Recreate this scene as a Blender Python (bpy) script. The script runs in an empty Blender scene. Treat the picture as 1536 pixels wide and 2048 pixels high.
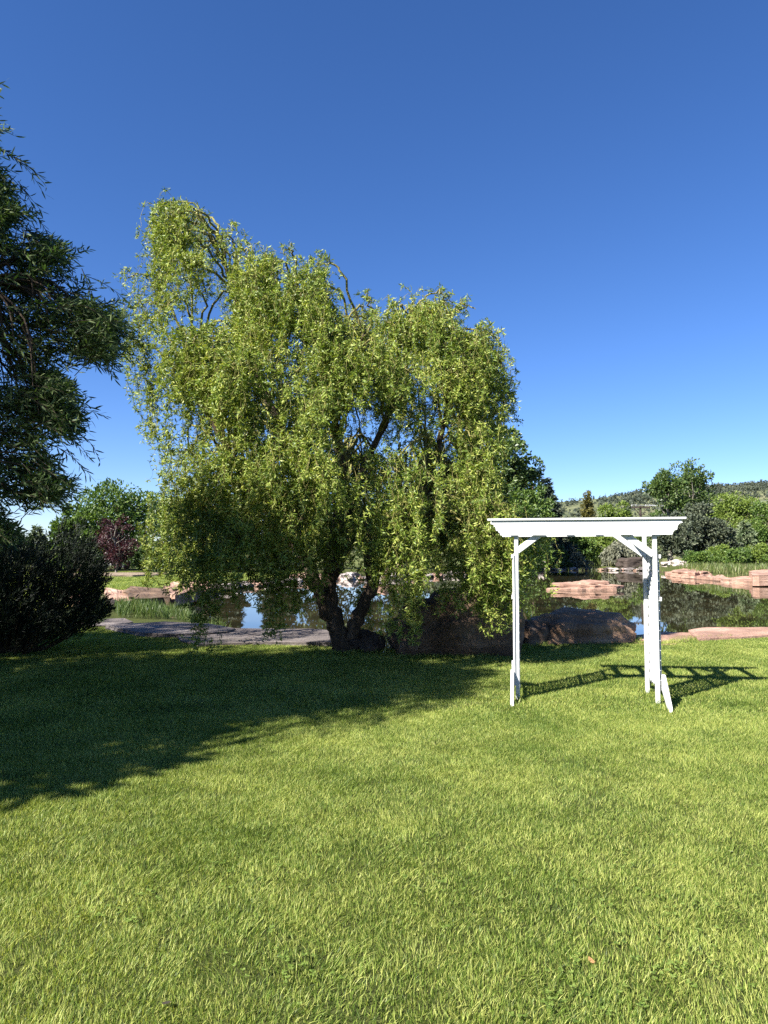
import bpy, bmesh, math, random
import numpy as np
from mathutils import Vector, Matrix, noise as mnoise
R = math.radians
rng = np.random.default_rng(7)
random.seed(7)
scene = bpy.context.scene
COL = scene.collection

# ---------------------------------------------------------------- camera frame (used to survey the place: pixel of the 1536x2048 photo -> metres)
F, PITCH, EYE = 1400.0, R(3.31), 1.65
CP, SP = math.cos(PITCH), math.sin(PITCH)
def ray(px, py):
    x = (px - 768) / F; v = (1024 - py) / F
    return np.array([x, CP - v * SP, SP + v * CP])
def G(px, py, z=0.0):          # survey point on the level z
    d = ray(px, py); t = (z - EYE) / d[2]
    return np.array([0, 0, EYE]) + d * t
def AT(px, py, D):             # survey point at forward distance D
    d = ray(px, py); t = D / d[1]
    return np.array([0, 0, EYE]) + d * t
def lerp_tab(tab, x):
    return float(np.interp(x, [t[0] for t in tab], [t[1] for t in tab]))

# ---------------------------------------------------------------- object helpers
def tag(o, label=None, cat=None, group=None, kind=None):
    if label: o['label'] = label
    if cat: o['category'] = cat
    if group: o['group'] = group
    if kind: o['kind'] = kind
    return o
def empty(name, loc, label, cat, group=None):
    o = bpy.data.objects.new(name, None); COL.objects.link(o)
    o.location = loc; o.empty_display_size = 0.2
    return tag(o, label, cat, group)
def npmesh(name, V, loops, counts, smooth=False):
    V = np.asarray(V, dtype=np.float32); loops = np.asarray(loops, dtype=np.int32); counts = np.asarray(counts, dtype=np.int32)
    me = bpy.data.meshes.new(name)
    me.vertices.add(len(V)); me.vertices.foreach_set('co', V.ravel())
    me.loops.add(len(loops)); me.loops.foreach_set('vertex_index', loops)
    st = np.concatenate(([0], np.cumsum(counts)[:-1])).astype(np.int32)
    me.polygons.add(len(counts)); me.polygons.foreach_set('loop_start', st)
    try: me.polygons.foreach_set('loop_total', counts)
    except Exception: pass
    me.polygons.foreach_set('use_smooth', np.full(len(counts), bool(smooth)))
    me.update(calc_edges=True)
    return me
class Geo:                     # collects vertices and faces, becomes ONE mesh object
    def __init__(s): s.V = []; s.L = []; s.C = []; s.n = 0
    def add(s, V, faces):
        V = np.asarray(V, dtype=float)
        for f in faces: s.L.append(np.asarray(f) + s.n); s.C.append([len(f)])
        s.V.append(V); s.n += len(V)
    def addarr(s, V, faces):   # faces: (M,k) array
        V = np.asarray(V, dtype=float).reshape(-1, 3); faces = np.asarray(faces)
        s.V.append(V); s.L.append(faces.ravel() + s.n); s.C.append(np.full(len(faces), faces.shape[1])); s.n += len(V)
    def build(s, name, mat, parent=None, smooth=False, origin=None):
        V = np.concatenate(s.V)
        if parent is not None and origin is None: origin = np.array(parent.location)
        if origin is None: origin = np.zeros(3)
        me = npmesh(name, V - np.asarray(origin), np.concatenate(s.L), np.concatenate(s.C), smooth)
        me.materials.append(mat)
        o = bpy.data.objects.new(name, me); COL.objects.link(o)
        if parent is not None: o.parent = parent
        else: o.location = Vector(origin)
        return o
def frame_of(d):
    d = d / (np.linalg.norm(d) + 1e-9)
    a = np.array([0, 0, 1.0]) if abs(d[2]) < .9 else np.array([1.0, 0, 0])
    u = np.cross(d, a); u /= np.linalg.norm(u)
    return u, np.cross(d, u)
def tube(g, P, r, n=6, cap=True, rough=0.0):
    P = np.asarray(P, dtype=float); r = np.asarray(r, dtype=float) * np.ones(len(P))
    u, v = frame_of(P[1] - P[0])
    rings = []
    for i in range(len(P)):
        d = P[min(i + 1, len(P) - 1)] - P[max(i - 1, 0)]; d /= np.linalg.norm(d) + 1e-9
        u = u - d * np.dot(u, d); u /= np.linalg.norm(u) + 1e-9; v = np.cross(d, u)
        a = np.arange(n) / n * 2 * math.pi
        rr = r[i] * (1 + (rng.normal(0, rough, n) if rough else 0))
        rings.append(P[i] + (np.cos(a) * rr)[:, None] * u + (np.sin(a) * rr)[:, None] * v)
    V = np.concatenate(rings)
    k = np.arange(n); k2 = (k + 1) % n
    fs = np.concatenate([np.stack([i * n + k, i * n + k2, (i + 1) * n + k2, (i + 1) * n + k], 1) for i in range(len(P) - 1)])
    g.addarr(V, fs)
    if cap: g.add(V[-n:], [list(range(n))]); g.add(V[:n], [list(range(n))[::-1]])
def box(g, c, s, M=None, bev=0.0):
    c = np.asarray(c, dtype=float); hx, hy, hz = [q / 2 for q in s]
    b = min(bev, hx * .45, hy * .45, hz * .45)
    if b <= 0:
        V = np.array([[x, y, z] for x in (-hx, hx) for y in (-hy, hy) for z in (-hz, hz)])
        fs = [[0, 1, 3, 2], [4, 6, 7, 5], [0, 4, 5, 1], [2, 3, 7, 6], [0, 2, 6, 4], [1, 5, 7, 3]]
        if M is not None: V = V @ np.asarray(M).T
        g.add(V + c, fs); return
    V = []; idx = {}
    for sx in (-1, 1):
        for sy in (-1, 1):
            for sz in (-1, 1):
                for k, (dx, dy, dz) in enumerate(((0, b, b), (b, 0, b), (b, b, 0))):
                    idx[(sx, sy, sz, k)] = len(V); V.append([sx * (hx - dx), sy * (hy - dy), sz * (hz - dz)])
    fs = []
    I = idx
    for s_ in (-1, 1):
        for k, perm in enumerate(((lambda a, b_: (s_, a, b_)), (lambda a, b_: (a, s_, b_)), (lambda a, b_: (a, b_, s_)))):
            fs.append([I[(*perm(-1, -1), k)], I[(*perm(1, -1), k)], I[(*perm(1, 1), k)], I[(*perm(-1, 1), k)]])
    for a in (-1, 1):
        for b_ in (-1, 1):
            fs.append([I[(a, b_, -1, 0)], I[(a, b_, 1, 0)], I[(a, b_, 1, 1)], I[(a, b_, -1, 1)]])
            fs.append([I[(a, -1, b_, 0)], I[(a, 1, b_, 0)], I[(a, 1, b_, 2)], I[(a, -1, b_, 2)]])
            fs.append([I[(-1, a, b_, 1)], I[(1, a, b_, 1)], I[(1, a, b_, 2)], I[(-1, a, b_, 2)]])
            for c_ in (-1, 1): fs.append([I[(a, b_, c_, 0)], I[(a, b_, c_, 1)], I[(a, b_, c_, 2)]])
    V = np.array(V)
    if M is not None: V = V @ np.asarray(M).T
    g.add(V + c, fs)
def fix_normals(o):
    bm = bmesh.new(); bm.from_mesh(o.data); bmesh.ops.recalc_face_normals(bm, faces=bm.faces); bm.to_mesh(o.data); bm.free()
    return o

# leaves: arrays of base points, directions, side vectors
def unit(a): return a / (np.linalg.norm(a, axis=1, keepdims=True) + 1e-9)
def rnd_dirs(n): return unit(rng.normal(size=(n, 3)))
def leaves4(g, P, D, Lg, Wd, fold=.25, N=None):
    """one bent diamond per leaf"""
    n = len(P); D = unit(D); S = np.cross(D, rnd_dirs(n) if N is None else N); S = unit(S); Nn = np.cross(D, S)
    Lg = np.asarray(Lg)[:, None] * np.ones((n, 1)) if np.ndim(Lg) else np.full((n, 1), Lg); Wd = np.asarray(Wd)[:, None] if np.ndim(Wd) else np.full((n, 1), Wd)
    m = P + D * Lg * .45 + Nn * Wd * fold
    V = np.stack([P, m + S * Wd * .5, P + D * Lg, m - S * Wd * .5], 1).reshape(-1, 3)
    g.addarr(V, np.arange(4 * n).reshape(n, 4))
def leaves6(g, P, D, Lg, Wd, curl=.3, N=None):
    """curved lance-shaped leaf: tri + quad + tri"""
    n = len(P); D = unit(D); S = unit(np.cross(D, rnd_dirs(n) if N is None else N)); Nn = np.cross(D, S)
    Lg = np.asarray(Lg)[:, None] if np.ndim(Lg) else np.full((n, 1), Lg); Wd = np.asarray(Wd)[:, None] if np.ndim(Wd) else np.full((n, 1), Wd)
    c = curl * rng.uniform(-1, 1, (n, 1))
    p1 = P + D * Lg * .33 + Nn * Lg * c * .12; p2 = P + D * Lg * .68 + Nn * Lg * c * .5; p3 = P + D * Lg * (1 - abs(c) * .25) + Nn * Lg * c * 1.05
    V = np.stack([P, p1 + S * Wd * .5, p1 - S * Wd * .5, p2 + S * Wd * .42, p2 - S * Wd * .42, p3], 1).reshape(-1, 3)
    b = np.arange(n)[:, None] * 6
    k = g.n
    g.V.append(V); g.n += len(V)
    q = b + np.array([1, 2, 4, 3]); t = np.concatenate([b + np.array([0, 2, 1]), b + np.array([3, 4, 5])])
    g.L += [q.ravel() + k, t.ravel() + k]; g.C += [np.full(len(q), 4), np.full(len(t), 3)]

# ---------------------------------------------------------------- materials
def newmat(name):
    m = bpy.data.materials.new(name); m.use_nodes = True
    nt = m.node_tree; nt.nodes.clear()
    out = nt.nodes.new('ShaderNodeOutputMaterial')
    return m, nt, out
def N(nt, kind, **kw):
    n = nt.nodes.new(kind)
    for k, v in kw.items():
        if k in n.inputs: n.inputs[k].default_value = v
        else: setattr(n, k, v)
    return n
def ramp(nt, src, stops):
    r = nt.nodes.new('ShaderNodeValToRGB'); e = r.color_ramp.elements
    while len(e) < len(stops): e.new(.5)
    for i, (p, c) in enumerate(stops): e[i].position = p; e[i].color = (*c, 1)
    nt.links.new(src, r.inputs[0]); return r.outputs[0]
def coords(nt, scale=(1, 1, 1), world=False):
    if world: s = nt.nodes.new('ShaderNodeNewGeometry').outputs['Position']
    else: s = nt.nodes.new('ShaderNodeTexCoord').outputs['Object']
    mp = N(nt, 'ShaderNodeMapping'); mp.inputs['Scale'].default_value = scale
    nt.links.new(s, mp.inputs['Vector']); return mp.outputs[0]
def noise_(nt, vec, scale, detail=4, rough=.55, dist=0):
    n = N(nt, 'ShaderNodeTexNoise'); n.inputs['Scale'].default_value = scale; n.inputs['Detail'].default_value = detail
    n.inputs['Roughness'].default_value = rough; n.inputs['Distortion'].default_value = dist
    nt.links.new(vec, n.inputs['Vector']); return n.outputs['Fac']
def mix(nt, fac, a, b, mode='MIX'):
    m = N(nt, 'ShaderNodeMix', data_type='RGBA', blend_type=mode)
    for sock, v in ((m.inputs[0], fac), (m.inputs[6], a), (m.inputs[7], b)):
        if isinstance(v, (int, float)): sock.default_value = v
        elif isinstance(v, tuple): sock.default_value = (*v, 1)
        else: nt.links.new(v, sock)
    return m.outputs[2]
def bump(nt, h, strength, dist):
    b = N(nt, 'ShaderNodeBump'); b.inputs['Strength'].default_value = strength; b.inputs['Distance'].default_value = dist
    nt.links.new(h, b.inputs['Height']); return b.outputs[0]
def pbsdf(nt, out, col, rough=.8, normal=None, spec=.3):
    p = N(nt, 'ShaderNodeBsdfPrincipled'); p.inputs['Roughness'].default_value = rough; p.inputs['Specular IOR Level'].default_value = spec
    if isinstance(col, tuple): p.inputs['Base Color'].default_value = (*col, 1)
    else: nt.links.new(col, p.inputs['Base Color'])
    if normal: nt.links.new(normal, p.inputs['Normal'])
    if out: nt.links.new(p.outputs[0], out.inputs[0])
    return p
def leafmat(name, cols, transl=.35, rough=.45, wscale=.6, tcol=None, spec=.4, bias=1.0, rr=.7):
    """cols = three colours, picked per leaf, drifting with place; partly see-through to light"""
    m, nt, out = newmat(name)
    geo = nt.nodes.new('ShaderNodeNewGeometry')
    w = noise_(nt, coords(nt, world=True), wscale, 2)
    add = N(nt, 'ShaderNodeMath', operation='MULTIPLY_ADD'); nt.links.new(w, add.inputs[0]); add.inputs[1].default_value = bias
    sc = N(nt, 'ShaderNodeMath', operation='MULTIPLY_ADD'); nt.links.new(geo.outputs['Random Per Island'], sc.inputs[0]); sc.inputs[1].default_value = rr; sc.inputs[2].default_value = -rr / 2 + .5 - .5 * bias
    nt.links.new(sc.outputs[0], add.inputs[2])
    c = ramp(nt, add.outputs[0], [(.15, cols[0]), (.5, cols[1]), (.9, cols[2])])
    p = pbsdf(nt, None, c, rough, spec=spec)
    t = N(nt, 'ShaderNodeBsdfTranslucent')
    tc = mix(nt, 1.0, c, tcol or (1.25, 1.3, .6), 'MULTIPLY'); nt.links.new(tc, t.inputs[0])
    ms = N(nt, 'ShaderNodeMixShader'); ms.inputs[0].default_value = transl
    nt.links.new(p.outputs[0], ms.inputs[1]); nt.links.new(t.outputs[0], ms.inputs[2]); nt.links.new(ms.outputs[0], out.inputs[0])
    return m
def barkmat(name, c1, c2, sc=9):
    m, nt, out = newmat(name)
    v = coords(nt, (1, 1, .22)); n1 = noise_(nt, v, sc, 6, .65, .6); n2 = noise_(nt, coords(nt), 2.2, 3)
    c = ramp(nt, n1, [(.32, tuple(q * .35 for q in c1)), (.5, c1), (.72, c2)])
    c = mix(nt, mixf(nt, n2, .35), c, tuple(q * .6 for q in c2))
    pbsdf(nt, out, c, .9, bump(nt, n1, .9, .05), .15); return m
def mixf(nt, s, k):
    a = N(nt, 'ShaderNodeMath', operation='MULTIPLY'); nt.links.new(s, a.inputs[0]); a.inputs[1].default_value = k; return a.outputs[0]
def rockmat(name, dark, mid, light, layered=1.0, sc=2.0, lichen=.3):
    m, nt, out = newmat(name)
    v = coords(nt, (1, 1, 1)); vl = coords(nt, (.35, .35, 3.2 * layered + .5))
    n1 = noise_(nt, v, sc, 8, .62, .3); n2 = noise_(nt, vl, sc * 1.6, 6, .65, .5); n3 = noise_(nt, v, sc * 14, 5, .7)
    c = ramp(nt, n1, [(.3, dark), (.5, mid), (.7, light)])
    c2 = ramp(nt, n2, [(.35, tuple(q * .55 for q in mid)), (.52, mid), (.7, tuple(min(1, q * 1.25) for q in light))])
    c = mix(nt, .5, c, c2)
    gr = ramp(nt, n3, [(.35, (.62, .62, .62)), (.65, (1.1, 1.1, 1.1))])
    c = mix(nt, .7, c, gr, 'MULTIPLY')
    li = ramp(nt, noise_(nt, v, sc * 3.1, 6, .7, .4), [(.56, (0, 0, 0)), (.66, (1, 1, 1))])
    c = mix(nt, mixf(nt, li, lichen), c, (.16, .16, .14))
    hh = N(nt, 'ShaderNodeMath', operation='ADD'); nt.links.new(n2, hh.inputs[0]); nt.links.new(mixf(nt, n3, .5), hh.inputs[1])
    pbsdf(nt, out, c, .88, bump(nt, hh.outputs[0], .9, .05), .2); return m

GRASS = leafmat('lawn_grass', [(.060, .105, .016), (.19, .275, .046), (.44, .465, .135)], .40, .48, 1.1, (1.2, 1.2, .5), .3, 1.15, 1.1)
WILLOW = leafmat('willow_leaf', [(.085, .135, .020), (.195, .27, .042), (.38, .41, .095)], .30, .48, 1.2, (1.2, 1.2, .45), .35, 1.0, .9)
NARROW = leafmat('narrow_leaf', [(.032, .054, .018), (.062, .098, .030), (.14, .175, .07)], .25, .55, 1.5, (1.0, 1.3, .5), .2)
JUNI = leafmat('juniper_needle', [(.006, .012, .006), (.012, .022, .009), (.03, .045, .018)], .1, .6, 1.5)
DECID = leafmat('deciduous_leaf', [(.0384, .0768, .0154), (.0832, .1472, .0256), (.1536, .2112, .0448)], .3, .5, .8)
COTTON = leafmat('cottonwood_leaf', [(.0384, .0742, .0205), (.0768, .1254, .0307), (.1600, .2112, .0704)], .3, .42, .5)
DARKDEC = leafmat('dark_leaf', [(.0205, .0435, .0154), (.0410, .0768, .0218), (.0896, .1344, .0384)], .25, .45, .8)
SPRUCE = leafmat('spruce_needle', [(.010, .020, .014), (.018, .034, .020), (.04, .062, .036)], .08, .6, .8)
PINE = leafmat('pine_needle', [(.0307, .0435, .0282), (.0576, .0742, .0410), (.1088, .1216, .0704)], .1, .6, .8)
PALECON = leafmat('pale_conifer_needle', [(.0640, .1024, .0448), (.1216, .1600, .0768), (.1920, .2176, .1280)], .15, .6, .8)
GOLD = leafmat('golden_needle', [(.07, .065, .015), (.12, .11, .025), (.17, .15, .04)], .25, .6, .8)
LIME = leafmat('lime_leaf', [(.0896, .1408, .0230), (.1472, .2112, .0333), (.2176, .2752, .0640)], .35, .5, .5)
GREYBUSH = leafmat('grey_twig_leaf', [(.0768, .0832, .0576), (.1408, .1472, .0960), (.2176, .2176, .1536)], .2, .6, .8)
PURPLE = leafmat('purple_leaf', [(.022, .008, .010), (.050, .016, .020), (.10, .045, .045)], .25, .4, 1.2, (1.4, .7, .7))
REED = leafmat('reed_blade', [(.06, .095, .02), (.11, .15, .035), (.2, .19, .09)], .3, .5, 1.0)
MARSH = leafmat('marsh_blade', [(.035, .07, .016), (.07, .115, .025), (.12, .15, .04)], .3, .5, 1.5)
HILLTREE = leafmat('hill_tree', [(.028, .038, .026), (.042, .054, .034), (.065, .078, .048)], .1, .7, .01)
BARK = barkmat('willow_bark', (.060, .043, .030), (.13, .10, .075))
BARKL = barkmat('pale_bark', (.20, .18, .15), (.36, .33, .28), 12)
TWIG = barkmat('willow_twig', (.20, .19, .06), (.32, .28, .12), 20)
TWIGD = barkmat('brown_twig', (.07, .055, .035), (.13, .10, .07), 20)
BOULDER = rockmat('boulder_rock', (.035, .024, .018), (.12, .078, .052), (.30, .20, .135), .5, 1.3, .35)
DARKROCK = rockmat('dark_rock', (.02, .016, .014), (.055, .042, .035), (.11, .085, .07), .5, 2, .2)
SUNLITROCK = rockmat('warm_rock_painted_sun', (.06, .035, .022), (.24, .145, .09), (.50, .33, .215), .5, 1.3, .25)  # warm brown stone, lightened all over to paint in sunlight the willow blocks
SLAB = rockmat('pink_sandstone', (.15, .085, .062), (.36, .22, .16), (.54, .37, .285), 1, 1.2, .25)
SLABG = rockmat('grey_flagstone', (.07, .058, .056), (.15, .128, .12), (.26, .225, .21), 1, 1.5, .3)
PALEROCK = rockmat('pale_rock', (.2, .17, .15), (.42, .36, .33), (.6, .54, .5), .6, 2, .2)

def m_white():
    m, nt, out = newmat('white_painted_wood')
    n1 = noise_(nt, coords(nt), 3, 5, .6, .4); n2 = noise_(nt, coords(nt), 22, 5, .7)
    c = ramp(nt, n1, [(.3, (.45, .46, .455)), (.5, (.50, .51, .505)), (.75, (.54, .55, .545))])
    ch = ramp(nt, n2, [(.68, (0, 0, 0)), (.76, (1, 1, 1))])
    c = mix(nt, mixf(nt, ch, .22), c, (.45, .40, .33))
    pbsdf(nt, out, c, .6, None, .3); return m
WHITE = m_white()
def m_ground():
    m, nt, out = newmat('turf_soil')
    v = coords(nt, world=True)
    n1 = noise_(nt, v, .8, 5, .6); n2 = noise_(nt, v, 60, 4, .7); n3 = noise_(nt, v, .12, 3)
    c = ramp(nt, n2, [(.3, (.02, .028, .01)), (.55, (.05, .065, .018)), (.8, (.11, .12, .035))])
    c = mix(nt, mixf(nt, n1, .5), c, (.10, .105, .03))
    far = ramp(nt, n3, [(.35, (.08, .11, .03)), (.55, (.13, .14, .05)), (.75, (.2, .18, .09))])
    sep = N(nt, 'ShaderNodeSeparateXYZ'); nt.links.new(v, sep.inputs[0])
    f = N(nt, 'ShaderNodeMapRange'); nt.links.new(sep.outputs[1], f.inputs[0]); f.inputs[1].default_value = 70; f.inputs[2].default_value = 110
    c = mix(nt, f.outputs[0], c, far)
    z = N(nt, 'ShaderNodeMapRange'); nt.links.new(sep.outputs[2], z.inputs[0]); z.inputs[1].default_value = -.18; z.inputs[2].default_value = -.32
    c = mix(nt, z.outputs[0], c, (.07, .05, .035))
    pbsdf(nt, out, c, .95, bump(nt, n2, .8, .03), .1); return m
def m_hill():
    m, nt, out = newmat('hill_scrub')
    v = coords(nt, world=True)
    n1 = noise_(nt, v, .012, 6, .6, .4); n2 = noise_(nt, v, .09, 5, .7)
    c = ramp(nt, n1, [(.35, (.105, .125, .055)), (.55, (.15, .16, .075)), (.7, (.23, .2, .13))])
    c2 = ramp(nt, n2, [(.45, (.055, .07, .035)), (.58, (.16, .165, .085)), (.74, (.3, .26, .2))])
    pbsdf(nt, out, mix(nt, .6, c, c2), .95, None, .1); return m
def m_water():
    m, nt, out = newmat('pond_water')
    v = coords(nt, (1, .6, 1), world=True)
    n1 = noise_(nt, v, 1.6, 3, .5); n2 = noise_(nt, v, .25, 2)
    n3 = noise_(nt, v, .7, 5, .65)
    c = ramp(nt, n3, [(.35, (.014, .014, .007)), (.55, (.034, .030, .014)), (.75, (.06, .05, .025))])
    h = N(nt, 'ShaderNodeMath', operation='MULTIPLY'); nt.links.new(n1, h.inputs[0]); nt.links.new(n2, h.inputs[1])
    p = pbsdf(nt, out, c, .015, bump(nt, h.outputs[0], .05, .035), .5); p.inputs['IOR'].default_value = 1.33; return m
def m_plain(name, col, rough=.5, metal=0, spec=.5):
    m, nt, out = newmat(name)
    n1 = noise_(nt, coords(nt), 5, 4); c = mix(nt, mixf(nt, n1, .3), col, tuple(q * .7 for q in col))
    p = pbsdf(nt, out, c, rough, None, spec); p.inputs['Metallic'].default_value = metal; return m
MULCH = rockmat('mulch', (.12, .085, .055), (.26, .2, .14), (.38, .31, .22), .1, 5, .1)

# ---------------------------------------------------------------- ground, pond
pond = [G(*p)[:2] for p in ((200, 1212), (300, 1217), (380, 1236), (450, 1256), (640, 1266), (690, 1284), (740, 1298), (1060, 1284), (1280, 1268), (1380, 1260), (1536, 1257), (1900, 1250))]
pond += [G(*p, -.35)[:2] for p in ((2000, 1163), (1536, 1167), (1400, 1156), (1335, 1146), (1280, 1139), (1180, 1139), (1060, 1139), (960, 1143), (900, 1153), (750, 1158), (600, 1161), (480, 1174), (400, 1186), (300, 1199), (230, 1206))]
pond = np.array(pond)
def pond_sd(X, Y):
    X = np.asarray(X, dtype=float); Y = np.asarray(Y, dtype=float)
    d = np.full(X.shape, 1e9); ins = np.zeros(X.shape, dtype=bool)
    n = len(pond)
    for i in range(n):
        a = pond[i]; b = pond[(i + 1) % n]; e = b - a
        t = np.clip(((X - a[0]) * e[0] + (Y - a[1]) * e[1]) / (e @ e), 0, 1)
        d = np.minimum(d, np.hypot(X - a[0] - e[0] * t, Y - a[1] - e[1] * t))
        c = (a[1] > Y) != (b[1] > Y)
        xx = a[0] + (Y - a[1]) * e[0] / (e[1] if abs(e[1]) > 1e-9 else 1e-9)
        ins ^= c & (X < xx)
    return np.where(ins, d, -d)
def hgt(X, Y):
    X = np.asarray(X, dtype=float); Y = np.asarray(Y, dtype=float)
    sd = pond_sd(X, Y) + .12 * np.sin(X * 2.1) * np.cos(Y * 1.3)
    near = np.clip((Y - 14) / 20, 0, 1)
    wdt = .35 + near * 1.2
    t = np.clip((sd + wdt * .5) / (wdt * 1.6), 0, 1); t = t * t * (3 - 2 * t)
    z = -t * 1.1
    z += .035 * np.sin(X * .55 + 1) * np.sin(Y * .43) * (Y < 200)
    far = np.clip((Y - 95) / 200, 0, 1)
    return z + far * 1.5
def axis(lo, hi, a, b, st, grow):
    c = list(np.arange(a, b + 1e-6, st)); s = st
    while c[-1] < hi: s *= grow; c.append(c[-1] + s)
    s = st
    while c[0] > lo: s *= grow; c.insert(0, c[0] - s)
    return np.array(c)
xs = axis(-3000, 3000, -13, 13, .25, 1.055); ys = axis(-60, 3200, 0, 24, .22, 1.04)
XX, YY = np.meshgrid(xs, ys); ZZ = hgt(XX, YY)
g = Geo(); nx, ny = len(xs), len(ys)
ii = (np.arange(ny - 1)[:, None] * nx + np.arange(nx - 1)[None]).ravel()
g.addarr(np.stack([XX.ravel(), YY.ravel(), ZZ.ravel()], 1), np.stack([ii, ii + 1, ii + nx + 1, ii + nx], 1))
tag(g.build('ground', m_ground(), smooth=True), kind='structure')
def gz(x, y): return float(hgt(np.array([x]), np.array([y]))[0])
g = Geo(); x0, x1, y0, y1 = pond[:, 0].min() - 3, pond[:, 0].max() + 3, pond[:, 1].min() - 1.0, pond[:, 1].max() + 3
# water sheet follows the pond outline, tucked a little under its banks
cx, cy = pond.mean(0)
g.add([[p[0] + .6 * (p[0] - cx) / np.hypot(*(p - (cx, cy))), p[1] + .6 * (p[1] - cy) / np.hypot(*(p - (cx, cy))), -.35] for p in pond], [list(range(len(pond)))])
wo = g.build('pond_water', m_water()); tag(wo, kind='structure')
bm = bmesh.new(); bm.from_mesh(wo.data); bmesh.ops.triangulate(bm, faces=bm.faces)
for f in bm.faces:
    if f.normal.z < 0: f.normal_flip()
bm.to_mesh(wo.data); bm.free()

# hills
SKY = [(-900, 1102), (0, 1098), (400, 1086), (700, 1050), (1000, 1013), (1110, 1004), (1180, 999), (1260, 987), (1330, 977), (1440, 971), (1536, 965), (1800, 950), (2600, 930)]
def hill_z(px, t):             # t 0 foot .. 1 crest
    y = lerp_tab(SKY, px); Rr = 420 + 900 * t
    zt = AT(px, y, 1320)[2]
    s = t ** 1.05
    return zt * s + (mnoise.noise(Vector((px * .01, t * 5, 0))) * 9 + mnoise.noise(Vector((px * .035, t * 14, 3))) * 3.5) * min(1, t * 4) * (1.05 - t) - 1.5 * (1 - t)
g = Geo(); pxs = np.arange(-900, 2601, 18); ts = np.linspace(0, 1.12, 60)
V = []
for t in ts:
    for px in pxs:
        D = 420 + 900 * t
        z = hill_z(px, min(t, 1)) - max(0, t - 1) * 400
        V.append([(px - 768) / F * D, D, z])
n = len(pxs); ii = (np.arange(len(ts) - 1)[:, None] * n + np.arange(n - 1)[None]).ravel()
g.addarr(np.array(V), np.stack([ii, ii + 1, ii + n + 1, ii + n], 1))
tag(g.build('hills', m_hill(), smooth=True), kind='structure')
g = Geo()
for k in range(30000):
    px = rng.uniform(-500, 2300); t = rng.uniform(.02, 1.0)
    dens = .3 + .9 * np.clip((t - .45) * 3, 0, 1) * np.clip((px - 1150) / 150, 0.1, 1)
    dens *= .35 + 1.2 * max(0, mnoise.noise(Vector((px * .02, t * 9, 7))) + .35)
    if rng.random() > dens: continue
    D = 420 + 900 * t; z = hill_z(px, t); h = rng.uniform(3.5, 7.5) * (.8 if t < .4 else 1)
    c = np.array([(px - 768) / F * D, D, z]); m = 8
    o = rnd_dirs(m) * np.array([.42, .42, .5]) * h * rng.uniform(.4, 1, (m, 1)); o[:, 2] += h * .45
    leaves4(g, c + o, rnd_dirs(m), h * .5, h * .45)
tag(g.build('hillside_trees', HILLTREE), 'dark scrub trees dotted over the far rocky hill', 'woodland', kind='stuff')

# ---------------------------------------------------------------- rocks
def boulder(name, label, cat, c, size, mat, seed, rot=0, group=None, sub=4, rough=.22, flat=.0, ridges=0.0):
    bm = bmesh.new(); bmesh.ops.create_icosphere(bm, subdivisions=sub, radius=1)
    rz = Matrix.Rotation(rot, 3, 'Z')
    for v in bm.verts:
        p = v.co.copy(); q = Vector((abs(p.x) ** .8 * (1 if p.x > 0 else -1), abs(p.y) ** .8 * (1 if p.y > 0 else -1), abs(p.z) ** (.75) * (1 if p.z > 0 else -1)))
        nn = mnoise.fractal(p * 1.3 + Vector((seed * 3.1, seed, 0)), 1.0, 2.0, 4) * rough * 2
        cell = mnoise.voronoi(p * 1.5 + Vector((seed, 0, seed)))[0][0] * rough
        q *= (1 + nn - cell)
        if ridges: q += Vector((0, 0, 1)) * ridges * mnoise.noise(Vector((p.x * 1.2 + seed, p.y * 5, p.z * 6)))
        q += p * .04 * mnoise.noise(p * 9 + Vector((seed, 1, 2)))
        v.co = rz @ Vector((q.x * size[0] / 2, q.y * size[1] / 2, q.z * size[2] / 2))
    me = bpy.data.meshes.new(name); bm.to_mesh(me); bm.free()
    for p in me.polygons: p.use_smooth = sub > 3
    me.materials.append(mat); o = bpy.data.objects.new(name, me); COL.objects.link(o); o.location = c
    return tag(o, label, cat, group)
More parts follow.
